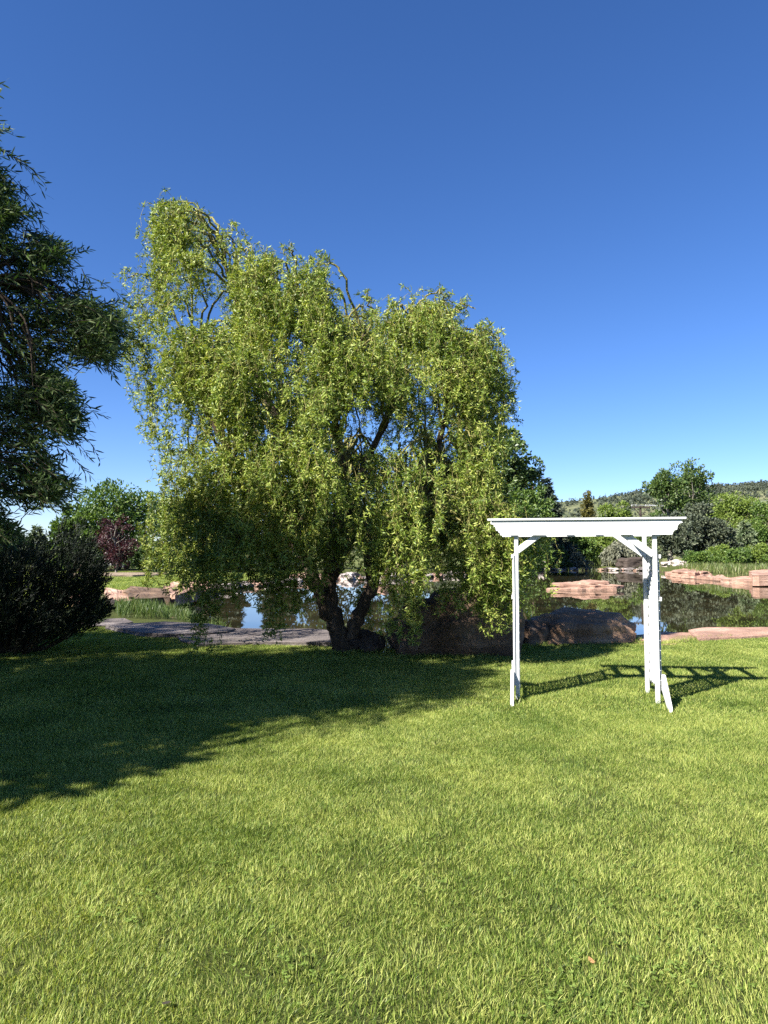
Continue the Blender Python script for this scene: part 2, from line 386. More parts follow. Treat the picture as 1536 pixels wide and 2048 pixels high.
def slab(name, label, cat, outline, ztop, th, mat, seed=0, group=None, tilt=(0, 0), layers=3, cut=.35, ragged=1.0):
    """flat irregular stone: outline in world xy, ragged layered edge"""
    P = np.array(outline, dtype=float); c = P.mean(0)
    pts = []
    n = len(P)
    for i in range(n):
        a, b = P[i], P[(i + 1) % n]; m = max(2, int(np.linalg.norm(b - a) / cut))
        for k in range(m):
            q = a + (b - a) * k / m
            w = mnoise.noise(Vector((q[0] * 2.3, q[1] * 2.3, seed))) * .06 * min(3, np.linalg.norm(b - a)) + mnoise.noise(Vector((q[0] * 7, q[1] * 7, seed))) * .03
            d = (q - c) / (np.linalg.norm(q - c) + 1e-6); pts.append(q + d * w * ragged)
    pts = np.array(pts); m = len(pts); rings = []
    zs = [(-th, .0)]
    for L in range(layers):
        zz = -th + th * L / layers; ins = rng.uniform(-.03, .03) * min(2, th * 8)
        zs += [(zz + .001, ins), (zz + th / layers * .85, ins + .005)]
    zs += [(-.012, .0), (0, -.025)]
    def row(z, off, s):
        d = pts - c; l = np.linalg.norm(d, axis=1, keepdims=True)
        jit = np.array([mnoise.noise(Vector((p[0] * 5, p[1] * 5, z * 30 + s))) for p in pts])[:, None] * .025 * min(1, th * 5)
        q = c + d * (1 + (off + jit) / (l + .1)); return np.concatenate([q, np.full((m, 1), z)], 1)
    rings = [row(z, o, seed) for z, o in zs]
    for f in (.72, .45, .2):
        q = c + (pts - c) * f
        rings.append(np.array([[x, y, mnoise.noise(Vector((x * 1.5, y * 1.5, seed))) * .03 * ragged ** 1.5 + mnoise.noise(Vector((x * 6, y * 6, seed))) * .01] for x, y in q]))
    V = np.concatenate(rings + [np.array([[c[0], c[1], .01]])]); V[:, 2] += ztop + (V[:, 0] - c[0]) * tilt[0] + (V[:, 1] - c[1]) * tilt[1]
    g = Geo(); k = np.arange(m); k2 = (k + 1) % m
    fs = [np.stack([i * m + k, i * m + k2, (i + 1) * m + k2, (i + 1) * m + k], 1) for i in range(len(rings) - 1)]
    g.addarr(V, np.concatenate(fs)); last = (len(rings) - 1) * m
    base = g.n - len(V)
    t = np.stack([last + k, last + k2, np.full(m, len(V) - 1)], 1)
    g.L.append(t.ravel() + base); g.C.append(np.full(m, 3))
    o = g.build(name, mat, origin=np.array([c[0], c[1], ztop]))
    fix_normals(o)
    return tag(o, label, cat, group)
def quadG(pts, z): return [G(px, py, z)[:2] for px, py in pts]

# near bank
boulder('boulder', 'huge dark brown boulder behind the left arbor post, biggest of the bank', 'boulder', (1.2, 12.25, .16), (2.3, 1.9, 1.75), BOULDER, 3.3, .1, sub=5, rough=.13, ridges=.08)
boulder('boulder', 'wide brown boulder with sunlight painted into its colour, between the arbor posts', 'boulder', (3.74, 13.35, .06), (2.05, 1.4, 1.0), SUNLITROCK, 8.1, -.12, sub=5, rough=.09, ridges=.04)
boulder('boulder', 'small shaded boulder wedged between the two large ones by the arbor', 'boulder', (2.6, 13.0, .06), (.75, .8, .75), BOULDER, 5.2, .4, rough=.16)
boulder('boulder', 'small black rock at the foot of the willow trunk', 'boulder', (-.28, 12.05, .08), (.62, .5, .5), DARKROCK, 1.2, .4, rough=.2)
slab('flagstone', 'long grey flagstone at the water edge left of the willow', 'stone', quadG(((212, 1249), (330, 1243), (420, 1247), (470, 1256), (455, 1262), (385, 1268), (290, 1266), (255, 1260)), .10), .10, .16, SLABG, 1)
slab('flagstone', 'broad grey flagstone under the hanging willow strands', 'stone', quadG(((352, 1268), (450, 1256), (620, 1257), (700, 1262), (660, 1284), (520, 1283), (400, 1288), (365, 1281)), .07), .07, .18, SLABG, 2)
slab('flagstone', 'small half sunk flagstone beside the dark juniper', 'stone', quadG(((150, 1240), (250, 1236), (268, 1243), (215, 1250), (160, 1250)), .04), .04, .1, SLABG, 3)
slab('flagstone', 'pink flagstone ledge right of the arbor, reaching out of the frame', 'stone', quadG(((1382, 1262), (1410, 1257), (1560, 1257), (1700, 1256), (1720, 1266), (1560, 1270), (1470, 1276), (1400, 1280)), .05), .08, .22, SLAB, 4)
slab('flagstone', 'low pink flagstone seen between the arbor post and the lawn edge', 'stone', quadG(((1275, 1272), (1320, 1264), (1405, 1266), (1400, 1276), (1350, 1288), (1300, 1291), (1272, 1284)), .03), .035, .14, SLAB, 5)
boulder('rock', 'small pale pink stone at the corner of the boulder by the arbor', 'rock', (4.78, 12.75, .02), (.42, .3, .16), SLAB, 2.2, .2, sub=3)
boulder('rock', 'small loose stone lying on the joint of the grey flagstones', 'rock', tuple(G(397, 1258, .12)), (.28, .14, .1), SLABG, 4.4, .1, sub=3)

# rocky island
ic = G(1178, 1181, -.35)
def isl(pts, z): return [(ic[0] + a, ic[1] + b) for a, b in pts]
slab('island_slab', 'lowest and widest pink slab of the rock island in the pond', 'rock', isl(((-2.15, .2), (-1.2, -.1), (.2, -.2), (1.35, -.1), (1.55, .7), (.6, 1.9), (-1.0, 1.5)), 0), -.19, .4, SLAB, 11, layers=2, cut=.2, ragged=3, tilt=(.015, .02))
slab('island_slab', 'middle pink slab of the rock island, split along its front', 'rock', isl(((-1.95, .6), (-1.5, .15), (-.2, .0), (1.3, -.15), (2.05, .3), (1.4, 1.3), (.2, 1.8), (-1.2, 1.3)), 0), -.03, .15, SLAB, 12, layers=2, cut=.2, ragged=3, tilt=(-.03, .03))
slab('island_slab', 'topmost smaller pink slab of the rock island in the pond', 'rock', isl(((-.75, .6), (-.35, .25), (.5, .15), (1.3, .5), (.9, 1.2), (0, 1.3), (-.6, 1.0)), 0), .09, .12, SLAB, 13, layers=2, cut=.2, ragged=3, tilt=(.03, .04))
# right far bank slabs
slab('bank_slab', 'long low pink rock shelf on the far right bank under the reeds', 'rock', quadG(((1335, 1146), (1380, 1140), (1450, 1147), (1560, 1153), (1570, 1163), (1480, 1162), (1400, 1155), (1350, 1151)), -.2), -.10, .35, SLAB, 21, layers=3, cut=.35, ragged=4)
slab('bank_slab', 'rounded pink rock lying on the left end of the far right shelf', 'rock', quadG(((1345, 1145), (1365, 1139), (1405, 1141), (1425, 1146), (1390, 1148)), 0), .12, .22, SLAB, 22, layers=2, cut=.3, ragged=3)
slab('bank_slab', 'big square cut pink block at the right edge of the frame', 'rock', quadG(((1500, 1150), (1530, 1147), (1640, 1148), (1650, 1158), (1505, 1158)), .1), .42, .62, SLAB, 23, layers=2, cut=.4, ragged=2, tilt=(.02, 0))
slab('bank_slab', 'low pink slab in the water in front of the square block', 'rock', quadG(((1440, 1160), (1500, 1156), (1640, 1160), (1650, 1168), (1500, 1166)), -.2), -.08, .35, SLAB, 24, layers=2, cut=.35, ragged=3)
for i, (px, py, w, h, lb) in enumerate(((1352, 1127, 1.7, .95, 'pale pink rounded rock on the grass left of the shrub row'), (1376, 1128, 2.2, .9, 'broad pale rock touching the right shrub row'), (1330, 1129, 1.6, .7, 'low pale yellowish rock right behind the arbor post'))):
    p = G(px, py + 3, .1); boulder('rock', lb, 'rock', (p[0], p[1], .25), (w, w * .7, h), PALEROCK, i * 2.7 + 1, i, sub=3)
# left bank
LB = (('block', ((166, 1207), (228, 1207), (232, 1200), (172, 1199)), .05, .5, DARKROCK, 'dark square block of stone beside the juniper tips'),
      ('s', ((203, 1197), (212, 1183), (262, 1188), (266, 1199), (225, 1203)), .05, .35, SLAB, 'sunlit tilted pink slab on the left bank of the pond'),
      ('s', ((247, 1189), (262, 1181), (330, 1184), (338, 1194), (270, 1197)), .1, .55, BOULDER, 'shaded thick stone with a sunlit edge behind the left strands'),
      ('s', ((320, 1184), (345, 1173), (415, 1170), (420, 1180), (350, 1190)), .1, .4, SLAB, 'pink slab row behind the hanging strands left of the marsh grass'),
      ('s', ((140, 1206), (168, 1196), (170, 1212), (150, 1216)), .05, .4, SLAB, 'pink stone with a bright corner next to the juniper'))
for i, (k, pts, z, th, mt, lb) in enumerate(LB):
    slab('bank_rock', lb, 'rock', quadG(pts, z), z + .04 * i, th, mt, 30 + i, layers=2, cut=.2, ragged=2.5, tilt=(-.02, .03))
def rocks_row(path, n, smin, smax, mats, label, group, zz=-.3, jit=1.0, seed0=0):
    path = np.array(path, dtype=float)
    for i in range(n):
        t = (i + rng.uniform(.1, .9)) / n * (len(path) - 1); k = min(int(t), len(path) - 2)
        px, py = path[k] + (path[k + 1] - path[k]) * (t - k)
        p = G(px, py + rng.uniform(-.7, .7) * jit, -.3); s = smin + (smax - smin) * rng.random() ** 2.5
        boulder('shore_stone', label, 'rock', (p[0], p[1], zz + s * .08), (s * rng.uniform(.9, 1.9), s * rng.uniform(.7, 1.1), s * rng.uniform(.3, .6)), mats[i % len(mats)], seed0 + i * 1.37, rng.uniform(0, 3), group, sub=2 if smax < 1.2 else 3)
rocks_row(((400, 1187), (480, 1174), (600, 1162)), 60, .22, 1.2, [PALEROCK, SLABG, DARKROCK, SLAB], 'small stone in the rubble along the left shore of the pond', 'rubble stones along the left shore', zz=-.3)
rocks_row(((600, 1160), (750, 1157), (900, 1152), (1000, 1142)), 50, .4, 1.5, [SLAB, PALEROCK, SLABG], 'pale stone of the shoreline row behind the willow', 'stones along the shore behind the willow')
rocks_row(((1040, 1140), (1180, 1139), (1330, 1141)), 52, .35, 1.3, [SLABG, SLAB, PALEROCK, DARKROCK], 'small pale stone at the far waterline behind the arbor', 'stones along the far waterline')
rocks_row(((250, 1201), (300, 1197), (345, 1208), (380, 1200)), 16, .25, .55, [PALEROCK, DARKROCK], 'small wet stone at the mouth of the marsh grass', 'wet stones by the marsh grass', zz=-.25)
boulder('rock', 'pale boulder half in shade under the dark spruce on the far shore', 'rock', (*G(1073, 1137, -.2)[:2], .15), (3.2, 1.8, 1.3), PALEROCK, 6.6, .3, sub=3)
boulder('rock', 'dark overhanging rock at the far shore left of the arbor lattice', 'rock', (*G(1268, 1137, -.2)[:2], .35), (4.5, 2.5, 1.9), DARKROCK, 9.6, .1, sub=4)
boulder('rock', 'pink boulder on the far shore behind the willow trunks', 'rock', (*G(770, 1153, -.2)[:2], .25), (3.0, 1.8, 1.3), SLAB, 7.6, .3, sub=3)
# mulch bed of the purple tree
mp = G(232, 1151, 0)
slab('mulch_bed', 'tan mulch ring under the small purple tree', 'mulch bed', [(mp[0] + 3.6 * math.cos(a), mp[1] + 3.0 * math.sin(a)) for a in np.linspace(0, 2 * math.pi, 14)[:-1]], .14, .2, MULCH, 40, layers=1)

# ---------------------------------------------------------------- arbor
A0 = np.array([1.515, 8.03]); TH = R(11.3); AU = np.array([math.cos(TH), -math.sin(TH)]); AV = np.array([math.sin(TH), math.cos(TH)])
SPAN, DEP, HB, BH = 1.50, .66, 1.845, .165
MR = np.array([[AU[0], AV[0], 0], [AU[1], AV[1], 0], [0, 0, 1]])
arb = empty('garden_arbor', (A0[0], A0[1], 0), 'white wooden wedding arbor with lattice sides standing on the sunny lawn', 'arbor')
def L2W(u, v, z): return np.array([A0[0] + AU[0] * u + AV[0] * v, A0[1] + AU[1] * u + AV[1] * v, z])
def apart(name, items):
    g = Geo()
    for c, s, M in items: box(g, L2W(*c), s, MR if M is None else MR @ M, .004)
    return fix_normals(g.build(name, WHITE, arb))
def rotY(a): c, s = math.cos(a), math.sin(a); return np.array([[c, 0, s], [0, 1, 0], [-s, 0, c]])
def rotX(a): c, s = math.cos(a), math.sin(a); return np.array([[1, 0, 0], [0, c, -s], [0, s, c]])
PW = .045
for u in (0, SPAN):
    for v in (0, DEP): apart('post', [((u, v, HB / 2 - .01), (PW, .055, HB + .02), None)])
# beams with scrolled ends, one board outside each row of posts
def beam(v, th=.038):
    o = .275; prof = [(-o, HB + BH), (-o + .005, HB + BH - .022), (-o - .012, HB + BH - .03)]
    for a in np.linspace(0, 90, 6): prof.append((-o + .012 + .055 * math.sin(R(a)) - .02, HB + BH - .03 - .055 * (1 - math.cos(R(a))) - .006))
    for a in np.linspace(0, 90, 7): prof.append((-o + .05 + .045 * (1 - math.cos(R(90 - a))) * 0 + .045 * math.sin(R(a)), HB + .055 - .045 * (1 - math.cos(R(a)))))
    prof += [(-o + .10, HB)]
    g = Geo(); n = len(prof); xi = -o + .16
    box(g, L2W(SPAN / 2, v, HB + BH / 2), (SPAN - 2 * xi, th, BH), MR)
    for f in (lambda x: x, lambda x: SPAN - x):      # scrolled ends, in thin stacked strips
        V = [L2W(f(x), v + q, z) for q in (-th / 2, th / 2) for x, z in prof] + [L2W(f(xi), v + q, z) for q in (-th / 2, th / 2) for x, z in prof]
        fs = []
        for k in range(n - 1):
            fs += [[k, k + 1, 2 * n + k + 1, 2 * n + k], [n + k, n + k + 1, 3 * n + k + 1, 3 * n + k], [k, k + 1, n + k + 1, n + k]]
        fs += [[0, n, 3 * n, 2 * n], [n - 1, 2 * n - 1, 4 * n - 1, 3 * n - 1]]
        g.add(V, fs)
    return fix_normals(g.build('beam', WHITE, arb))
beam(-.054); beam(DEP + .054)
for v in (-.054, DEP + .054): apart('cap_board', [((SPAN / 2, v, HB + BH + .0135), (SPAN + .64, .085, .025), None)])
for k in range(6): apart('top_slat', [((-.1 + (SPAN + .2) * k / 5, DEP / 2, HB + BH - .055), (.035, DEP + .066, .09), None)])
for u, s in ((0, 1), (SPAN, -1)):
    for v in (0, DEP):
        Lb = .40 if s < 0 else .32; an = math.atan2(.24, .32)
        apart('corner_brace', [((u + s * (.175 if s < 0 else .135), v, HB - (.10 if s < 0 else .085)), (Lb, .04, .07), rotY(-an * s))])
for u, s in ((0, -1), (SPAN, 1)):
    off = s * (PW / 2 + .026)
    apart('side_rail', [((u + off, DEP / 2, HB - .24), (.018, DEP + .10, .045), None)])
    apart('side_rail', [((u + off, DEP / 2, 1.14), (.018, DEP + .10, .045), None)])
    apart('side_rail', [((u + off, DEP / 2, .17), (.018, DEP + .10, .045), None)])
    # lattice: two crossed layers of thin slats cut to the panel
    g = Geo(); y0, y1, z0, z1 = -.005, DEP + .005, .15, HB - .22
    for lay, sg in ((0, 1), (1, -1)):
        x = u + s * (PW / 2 + .004 + lay * .0065)
        q = y0 - (z1 - z0) - .1
        while q < y1 + .1 + (z1 - z0):
            a = max(y0, q); b = min(y1, q + (z1 - z0))
            if b - a > .05:
                za, zb = z0 + (a - q), z0 + (b - q)
                if sg < 0: za, zb = z1 - (a - q), z1 - (b - q)
                c = ((a + b) / 2, (za + zb) / 2); ln = math.hypot(b - a, zb - za)
                box(g, L2W(x, c[0], c[1]), (.006, ln, .032), MR @ rotX(math.atan2(zb - za, b - a)))
            q += .108
    fix_normals(g.build('lattice_panel', WHITE, arb))
    for vv in (.04, DEP - .03): apart('panel_stile', [((u + s * (PW / 2 + .0185), vv, (z0 + z1) / 2), (.010, .07 if vv < .3 else .055, z1 - z0), None)])
    if s < 0: apart('lattice_trim', [((u + s * (PW / 2 + .0075), -.0365, (z0 + z1) / 2), (.017, .018, z1 - z0), None)])
    for sv, vv in ((-1, 0), (1, DEP)):
        # angled foot board on the outer side of each post
        g = Geo(); x = u + s * (PW / 2 + .022 + .05 * (s < 0) * 0)
        x = u + s * (PW / 2 + .036)
        pr = [(vv + sv * (-.03), .32), (vv + sv * .05, .32), (vv + sv * .36, .06), (vv + sv * .42, -.01), (vv + sv * .33, -.01), (vv + sv * (-.03), .18)]
        n = len(pr); V = [L2W(x - .018, a, b) for a, b in pr] + [L2W(x + .018, a, b) for a, b in pr]
        g.add(V, [list(range(n)), list(range(n, 2 * n))[::-1]] + [[i, (i + 1) % n, n + (i + 1) % n, n + i] for i in range(n)])
        fix_normals(g.build('foot_board', WHITE, arb))

# ---------------------------------------------------------------- corkscrew willow
wb = np.array([-.70, 12.0, 0])
wil = empty('willow_tree', tuple(wb), 'large sunlit corkscrew willow with hanging curly strands at the pond edge', 'tree')
def smooth(P, n=8):
    P = np.asarray(P, dtype=float); t = np.arange(len(P)); tt = np.linspace(0, len(P) - 1, (len(P) - 1) * n + 1)
    out = []
    for q in tt:
        i = min(int(q), len(P) - 2); f = q - i
        p0 = P[max(i - 1, 0)]; p1 = P[i]; p2 = P[i + 1]; p3 = P[min(i + 2, len(P) - 1)]
        out.append(.5 * ((2 * p1) + (-p0 + p2) * f + (2 * p0 - 5 * p1 + 4 * p2 - p3) * f * f + (-p0 + 3 * p1 - 3 * p2 + p3) * f ** 3))
    return np.array(out)
LIMBS = [  # (points, r0, r1)
    ([(-.70, 12.0, -.1), (-.78, 12.0, .35), (-1.10, 12.05, .9), (-1.35, 12.2, 1.7), (-1.6, 12.3, 3.2), (-2.3, 12.2, 5.0), (-2.9, 12.1, 7.2)], .165, .02),
    ([(-.66, 12.05, -.1), (-.85, 12.1, .5), (-.95, 12.2, 1.4), (-.75, 12.2, 2.6), (-.9, 12.3, 4.2), (-1.5, 12.2, 6.2)], .152, .02),
    ([(-.62, 12.0, -.1), (-.5, 12.0, .4), (-.2, 12.05, 1.1), (.12, 12.1, 1.8), (.5, 12.0, 2.5), (.9, 11.9, 3.4), (1.2, 11.9, 4.6)], .135, .02),
    ([(-.9, 12.15, 1.2), (-.55, 12.0, 2.1), (-.75, 11.7, 3.1), (-.8, 11.6, 4.2), (-.3, 11.7, 5.4)], .10, .02),
    ([(-.2, 12.05, 1.1), (-.3, 11.9, 1.9), (-.45, 11.8, 2.8), (.1, 11.9, 4.0), (.4, 11.9, 5.2)], .10, .02),
    ([(-1.25, 12.1, 1.4), (-1.9, 11.8, 2.3), (-2.6, 11.5, 3.4), (-3.2, 11.4, 4.4)], .09, .02),
    ([(.5, 12.0, 2.5), (1.1, 11.4, 3.0), (1.7, 11.1, 2.9)], .07, .02),
]
g = Geo(); limb_pts = []
for P, r0, r1 in LIMBS:
    S = smooth(P, 7); k = len(S); S[1:-1] += rng.normal(0, .018, (k - 2, 3))
    rr = np.linspace(1, 0, k) ** .8 * (r0 - r1) + r1
    if r0 > .13: rr[:4] *= np.array([1.6, 1.35, 1.2, 1.08])
    tube(g, S, rr, 14, rough=.06)
    for p, r in zip(S, rr):
        if p[2] > 1.4: limb_pts.append(p)
g.build('trunk', BARK, wil, smooth=True); limb_pts = np.array(limb_pts)
TOP = [(262, 610), (290, 585), (318, 480), (325, 408), (395, 405), (425, 462), (470, 468), (500, 500), (560, 500), (590, 535), (640, 522), (655, 600), (690, 640), (740, 606), (800, 615), (860, 590), (905, 640), (960, 668), (990, 735), (1008, 830), (1030, 960), (1050, 1080)]
BOT = [(262, 800), (280, 860), (330, 930), (355, 1150), (380, 1200), (415, 1325), (435, 1300), (460, 1200), (520, 1245), (556, 1290), (590, 1235), (650, 1180), (700, 1120), (745, 1170), (780, 1285), (835, 1292), (865, 1170), (900, 1235), (940, 1220), (985, 1270), (1015, 1270), (1048, 1220)]
gl = Geo(); gt = Geo(); gb = Geo()
def strand(p0, out, L, zmin, nl=78, lift=.12, rt=.0035, wig=.032):
    """curly hanging shoot with leaves"""
    n = max(8, int(L / .045)); t = np.linspace(0, 1, n)
    ph = rng.uniform(0, 6.28, 4); fr = rng.uniform(10, 20); s = t * L
    H = out * (1 - np.exp(-s / .22))[:, None] * .20
    drop = np.maximum(0, s - .10) * .93
    P = p0 + H + np.stack([np.sin(s * fr + ph[0]) * wig + np.sin(s * 3.1 + ph[2]) * .06 * t ** .5, np.cos(s * fr * .9 + ph[1]) * wig + np.cos(s * 2.7 + ph[3]) * .06 * t ** .5, -drop + lift * np.exp(-((s - .12) / .12) ** 2) + .012 * np.sin(s * 40 + ph[1])], 1)
    keep = P[:, 2] > zmin; keep[:4] = True
    P = P[keep]; n = len(P); L = L * n / len(t)
    if n < 4: return
    tube(gt, P, np.linspace(rt, rt * .45, n), 3, cap=False)
    nt_ = max(2, int(L * 15)); tc = rng.uniform(0, n - 1.001, nt_); ti = rng.integers(0, nt_, m0 := max(4, int(L * nl)))
    m = m0; q = np.clip(tc[ti] + rng.normal(0, .35, m), 0, n - 1.001); i = q.astype(int); f = (q - i)[:, None]
    toff = rng.normal(0, .026, (nt_, 3)) * np.array([1, 1, .6])
    B = P[i] * (1 - f) + P[i + 1] * f + toff[ti] * rng.uniform(.1, 1.2, (m, 1))
    d = unit(toff[ti]) * .5 + rng.normal(size=(m, 3)) * np.array([1, 1, .8]); d[:, 2] -= .25
    leaves6(gl, B, d, rng.uniform(.045, .085, m), rng.uniform(.012, .019, m), 1.1)
def clump(px, y, D, n, Lmin, Lmax, spread=.2, zbot=None, bough=True, dens=78):
    c = AT(px, y, D); ax = np.array([-.75, 12.0])
    o = c[:2] - ax; o = o / (np.linalg.norm(o) + .3)
    c_z0 = c[2]
    if bough:
        k = np.argmin(np.linalg.norm(limb_pts - (c + np.array([0, 0, -.7])), axis=1) + (limb_pts[:, 2] > c[2]) * 2)
        a = limb_pts[k]; mid = (a + c) / 2 + np.array([0, 0, .25 * np.linalg.norm(c - a)]) + rng.normal(0, .12, 3)
        S = smooth([a, mid, c + np.array([0, 0, .03]), c + np.array([o[0] * .2, o[1] * .2, -.08])], 7); S[1:-1] += rng.normal(0, .022, (len(S) - 2, 3))
        tube(gb, S, np.linspace(.026, .006, len(S)), 5, cap=False)
    for j in range(n):
        p = c + rng.normal(0, 1, 3) * np.array([spread, spread * .8, spread * .55])
        od = np.array([o[0], o[1], 0]) * .8 + rng.normal(0, .55, 3) * np.array([1, 1, .2])
        zb = zbot if zbot is not None else AT(px, lerp_tab(BOT, px), D)[2]
        strand(p, od, rng.uniform(Lmin, Lmax), zb + rng.uniform(0, .25), nl=dens)
LEFT = [(400, 315), (520, 322), (575, 300), (600, 282), (660, 276), (700, 290), (760, 318), (820, 335), (900, 345), (1200, 345)]
cnt = 0; tries = 0
while cnt < 330 and tries < 20000:
    tries += 1
    px = rng.uniform(266, 1040); yt = lerp_tab(TOP, px); yb = min(lerp_tab(BOT, px), 1180)
    v = rng.uniform(0, 1) ** 1.15; y = yt + 22 + (yb - yt - 110) * v
    hd = 2.5 * math.sqrt(max(.05, 1 - ((px - 650) / 410) ** 2)) + .25
    # crown bellies out downward from the top, the tall left peak is thin
    zt = AT(px, yt, 12)[2]; zc = AT(px, y, 12)[2]
    hd *= min(1, .22 + .9 * math.sqrt(max(0, (zt - zc) / 3.2)))
    s = rng.choice([-1, 1], p=[.66, .34]) * rng.uniform(.55, 1.0)
    D = 12 + s * hd
    if s < 0:
        hollow = (650 < px < 930 and 770 < y < 1000) or (620 < px < 760 and 990 < y < 1200) or (850 < px < 960 and 960 < y < 1100)
        if hollow and rng.random() < .93: continue
        if px < 345 and y > 880: continue
    # keep silhouette: no clump above its own line of sight
    mn = mnoise.noise(Vector((px * .017, y * .012, 3.3 if s < 0 else 8.8)))
    if mn < (.03 if s < 0 else -.15) and rng.random() < .9: continue
    if px > 960 and y < 1010 or px > 1000 and y < 1045: continue
    if px < max(lerp_tab(LEFT, y + q) for q in (-20, 60, 130)) + (34 if s < 0 else 24): continue
    if y < 620 and px < 520 and rng.random() < .35: continue
    if px < 345 and y < 480 and s > 0: continue
    cnt += 1
    clump(px, y, D, int(rng.integers(15, 23)), .35, .9, .17, dens=92 if s < 0 else 60)
# the boughs one can pick out
for px, y, D, n, l0, l1, sp in ((360, 420, 11.9, 11, .3, .8, .10), (330, 420, 11.8, 9, .4, 1.0, .07), (395, 440, 11.9, 9, .3, .7, .09), (368, 480, 11.8, 14, .5, 1.1, .18), (330, 520, 11.7, 12, .5, 1.0, .12),
        (460, 475, 11.8, 14, .4, .9, .14), (578, 500, 11.7, 4, .2, .45, .06), (640, 530, 11.4, 14, .5, 1.0, .12), (500, 505, 11.6, 16, .4, 1.0, .16),
        (290, 605, 11.3, 16, .6, 1.3, .14), (300, 640, 11.6, 10, .6, 1.2, .1), (276, 690, 11.6, 5, .5, .9, .06),
        (735, 598, 11.2, 6, .15, .4, .08), (870, 588, 11.0, 5, .12, .35, .06), (885, 600, 11.1, 4, .15, .3, .06), (930, 612, 11.0, 5, .1, .3, .07), (905, 622, 11.0, 5, .1, .3, .07), (860, 620, 11.2, 8, .3, .6, .1), (800, 612, 11.2, 10, .3, .7, .14),
        (975, 672, 11.0, 14, .6, 1.3, .13), (992, 730, 11.1, 14, .6, 1.2, .12), (940, 690, 10.9, 14, .5, 1.1, .16), (1000, 800, 11.3, 8, .4, .8, .08),
        (790, 935, 9.9, 26, .9, 2.0, .24), (760, 945, 10.0, 18, .6, 1.4, .2), (835, 950, 9.9, 20, .8, 1.9, .18), (810, 1010, 9.8, 14, .9, 1.7, .13), (880, 985, 10.1, 12, .4, 1.0, .16),
        (500, 885, 9.8, 22, .6, 1.4, .24), (560, 900, 9.9, 20, .6, 1.3, .2), (610, 850, 9.9, 20, .6, 1.3, .2), (450, 930, 10.0, 18, .6, 1.3, .2), (400, 800, 10.3, 20, .6, 1.3, .2), (380, 900, 10.4, 18, .6, 1.4, .2),
        (620, 640, 10.3, 20, .5, 1.1, .22), (540, 620, 10.5, 20, .5, 1.1, .22), (680, 700, 10.1, 20, .5, 1.0, .22), (600, 740, 9.9, 20, .5, 1.1, .22), (740, 680, 10.2, 18, .5, 1.0, .22),
        (965, 1025, 10.2, 20, .8, 1.7, .14), (995, 1030, 10.3, 18, .8, 1.6, .12), (935, 1030, 10.2, 14, .6, 1.5, .13), (1028, 1075, 10.4, 9, .6, 1.1, .06), (1012, 1060, 10.4, 10, .7, 1.4, .07),
        (555, 1085, 10.4, 10, .7, 1.3, .07), (590, 1095, 10.6, 9, .6, 1.0, .08), (625, 1020, 10.4, 12, .6, 1.3, .1), (520, 1010, 10.4, 14, .6, 1.4, .14), (475, 1040, 10.3, 12, .6, 1.2, .12),
        (415, 1010, 10.2, 12, 1.0, 2.2, .08), (405, 1130, 10.2, 6, .8, 1.5, .05), (400, 1080, 10.3, 9, .6, 1.2, .09), (660, 1060, 11.0, 10, .5, 1.0, .12),
        (362, 960, 12.4, 14, .8, 1.5, .14), (385, 1060, 12.2, 14, .6, 1.2, .14),
        (732, 1190, 12.6, 7, .3, .7, .07), (720, 1150, 12.8, 8, .5, 1.0, .1), (905, 1150, 10.6, 5, .3, .6, .07), (865, 1090, 11.4, 10, .5, 1.0, .14), (920, 1090, 11.0, 12, .6, 1.2, .12), (960, 1120, 10.6, 9, .6, 1.0, .1)):
    clump(px, y, D, n, l0, l1, sp, bough=y < 1060)
# thick pale twisting boughs in plain view
for pts, r in ((((875, 1015, 10.3), (905, 1008, 10.2), (935, 1030, 10.1), (965, 1020, 10.1), (985, 1002, 10.1), (1000, 1018, 10.1)), .014), (((800, 1060, 9.9), (806, 1085, 9.85), (815, 1100, 9.8), (824, 1115, 9.8), (822, 1130, 9.8)), .012), (((940, 1030, 10.1), (928, 1058, 10.1), (905, 1080, 10.2)), .01),
        (((255, 556, 11.4), (275, 548, 11.4), (292, 552, 11.5), (305, 570, 11.5), (318, 582, 11.6)), .009), (((676, 860, 11.4), (684, 890, 11.3), (692, 925, 11.4), (690, 960, 11.5)), .03), (((900, 740, 10.6), (925, 730, 10.5), (945, 738, 10.5), (962, 730, 10.5)), .012),
        (((870, 590, 11.0), (872, 620, 11.1), (868, 650, 11.2)), .012), (((935, 612, 11.0), (900, 628, 11.0), (875, 650, 11.1)), .012), (((325, 408, 11.8), (365, 404, 11.8), (395, 412, 11.8), (412, 445, 11.9), (440, 475, 12)), .016), (((1000, 1015, 10.2), (1008, 1005, 10.2), (1016, 1020, 10.2), (1030, 1050, 10.3)), .008)):
    S = smooth([AT(*p) for p in pts], 6); S[1:-1] += rng.normal(0, .008, (len(S) - 2, 3)); tube(gb, S, np.linspace(r, r * .5, len(S)), 6)
for px, y, D in ((255, 556, 11.4), (275, 560, 11.4)): clump(px, y, D, 3, .15, .4, .04, bough=False)
def curtain(px, y0, y1, D, n, sx=.07, dens=85):
    zb = AT(px, y1, D)[2]
    for j in range(n):
        p = AT(px, rng.uniform(y0, y0 + .62 * (y1 - y0)), D) + rng.normal(0, 1, 3) * np.array([sx, sx, .05])
        zz = zb + (p[2] - zb) * .3 * abs(rng.normal()) * .6
        strand(p, rng.normal(0, .3, 3) * np.array([1, 1, 0]), max(.25, (p[2] - zz) / .93 + .1), zz, nl=dens)
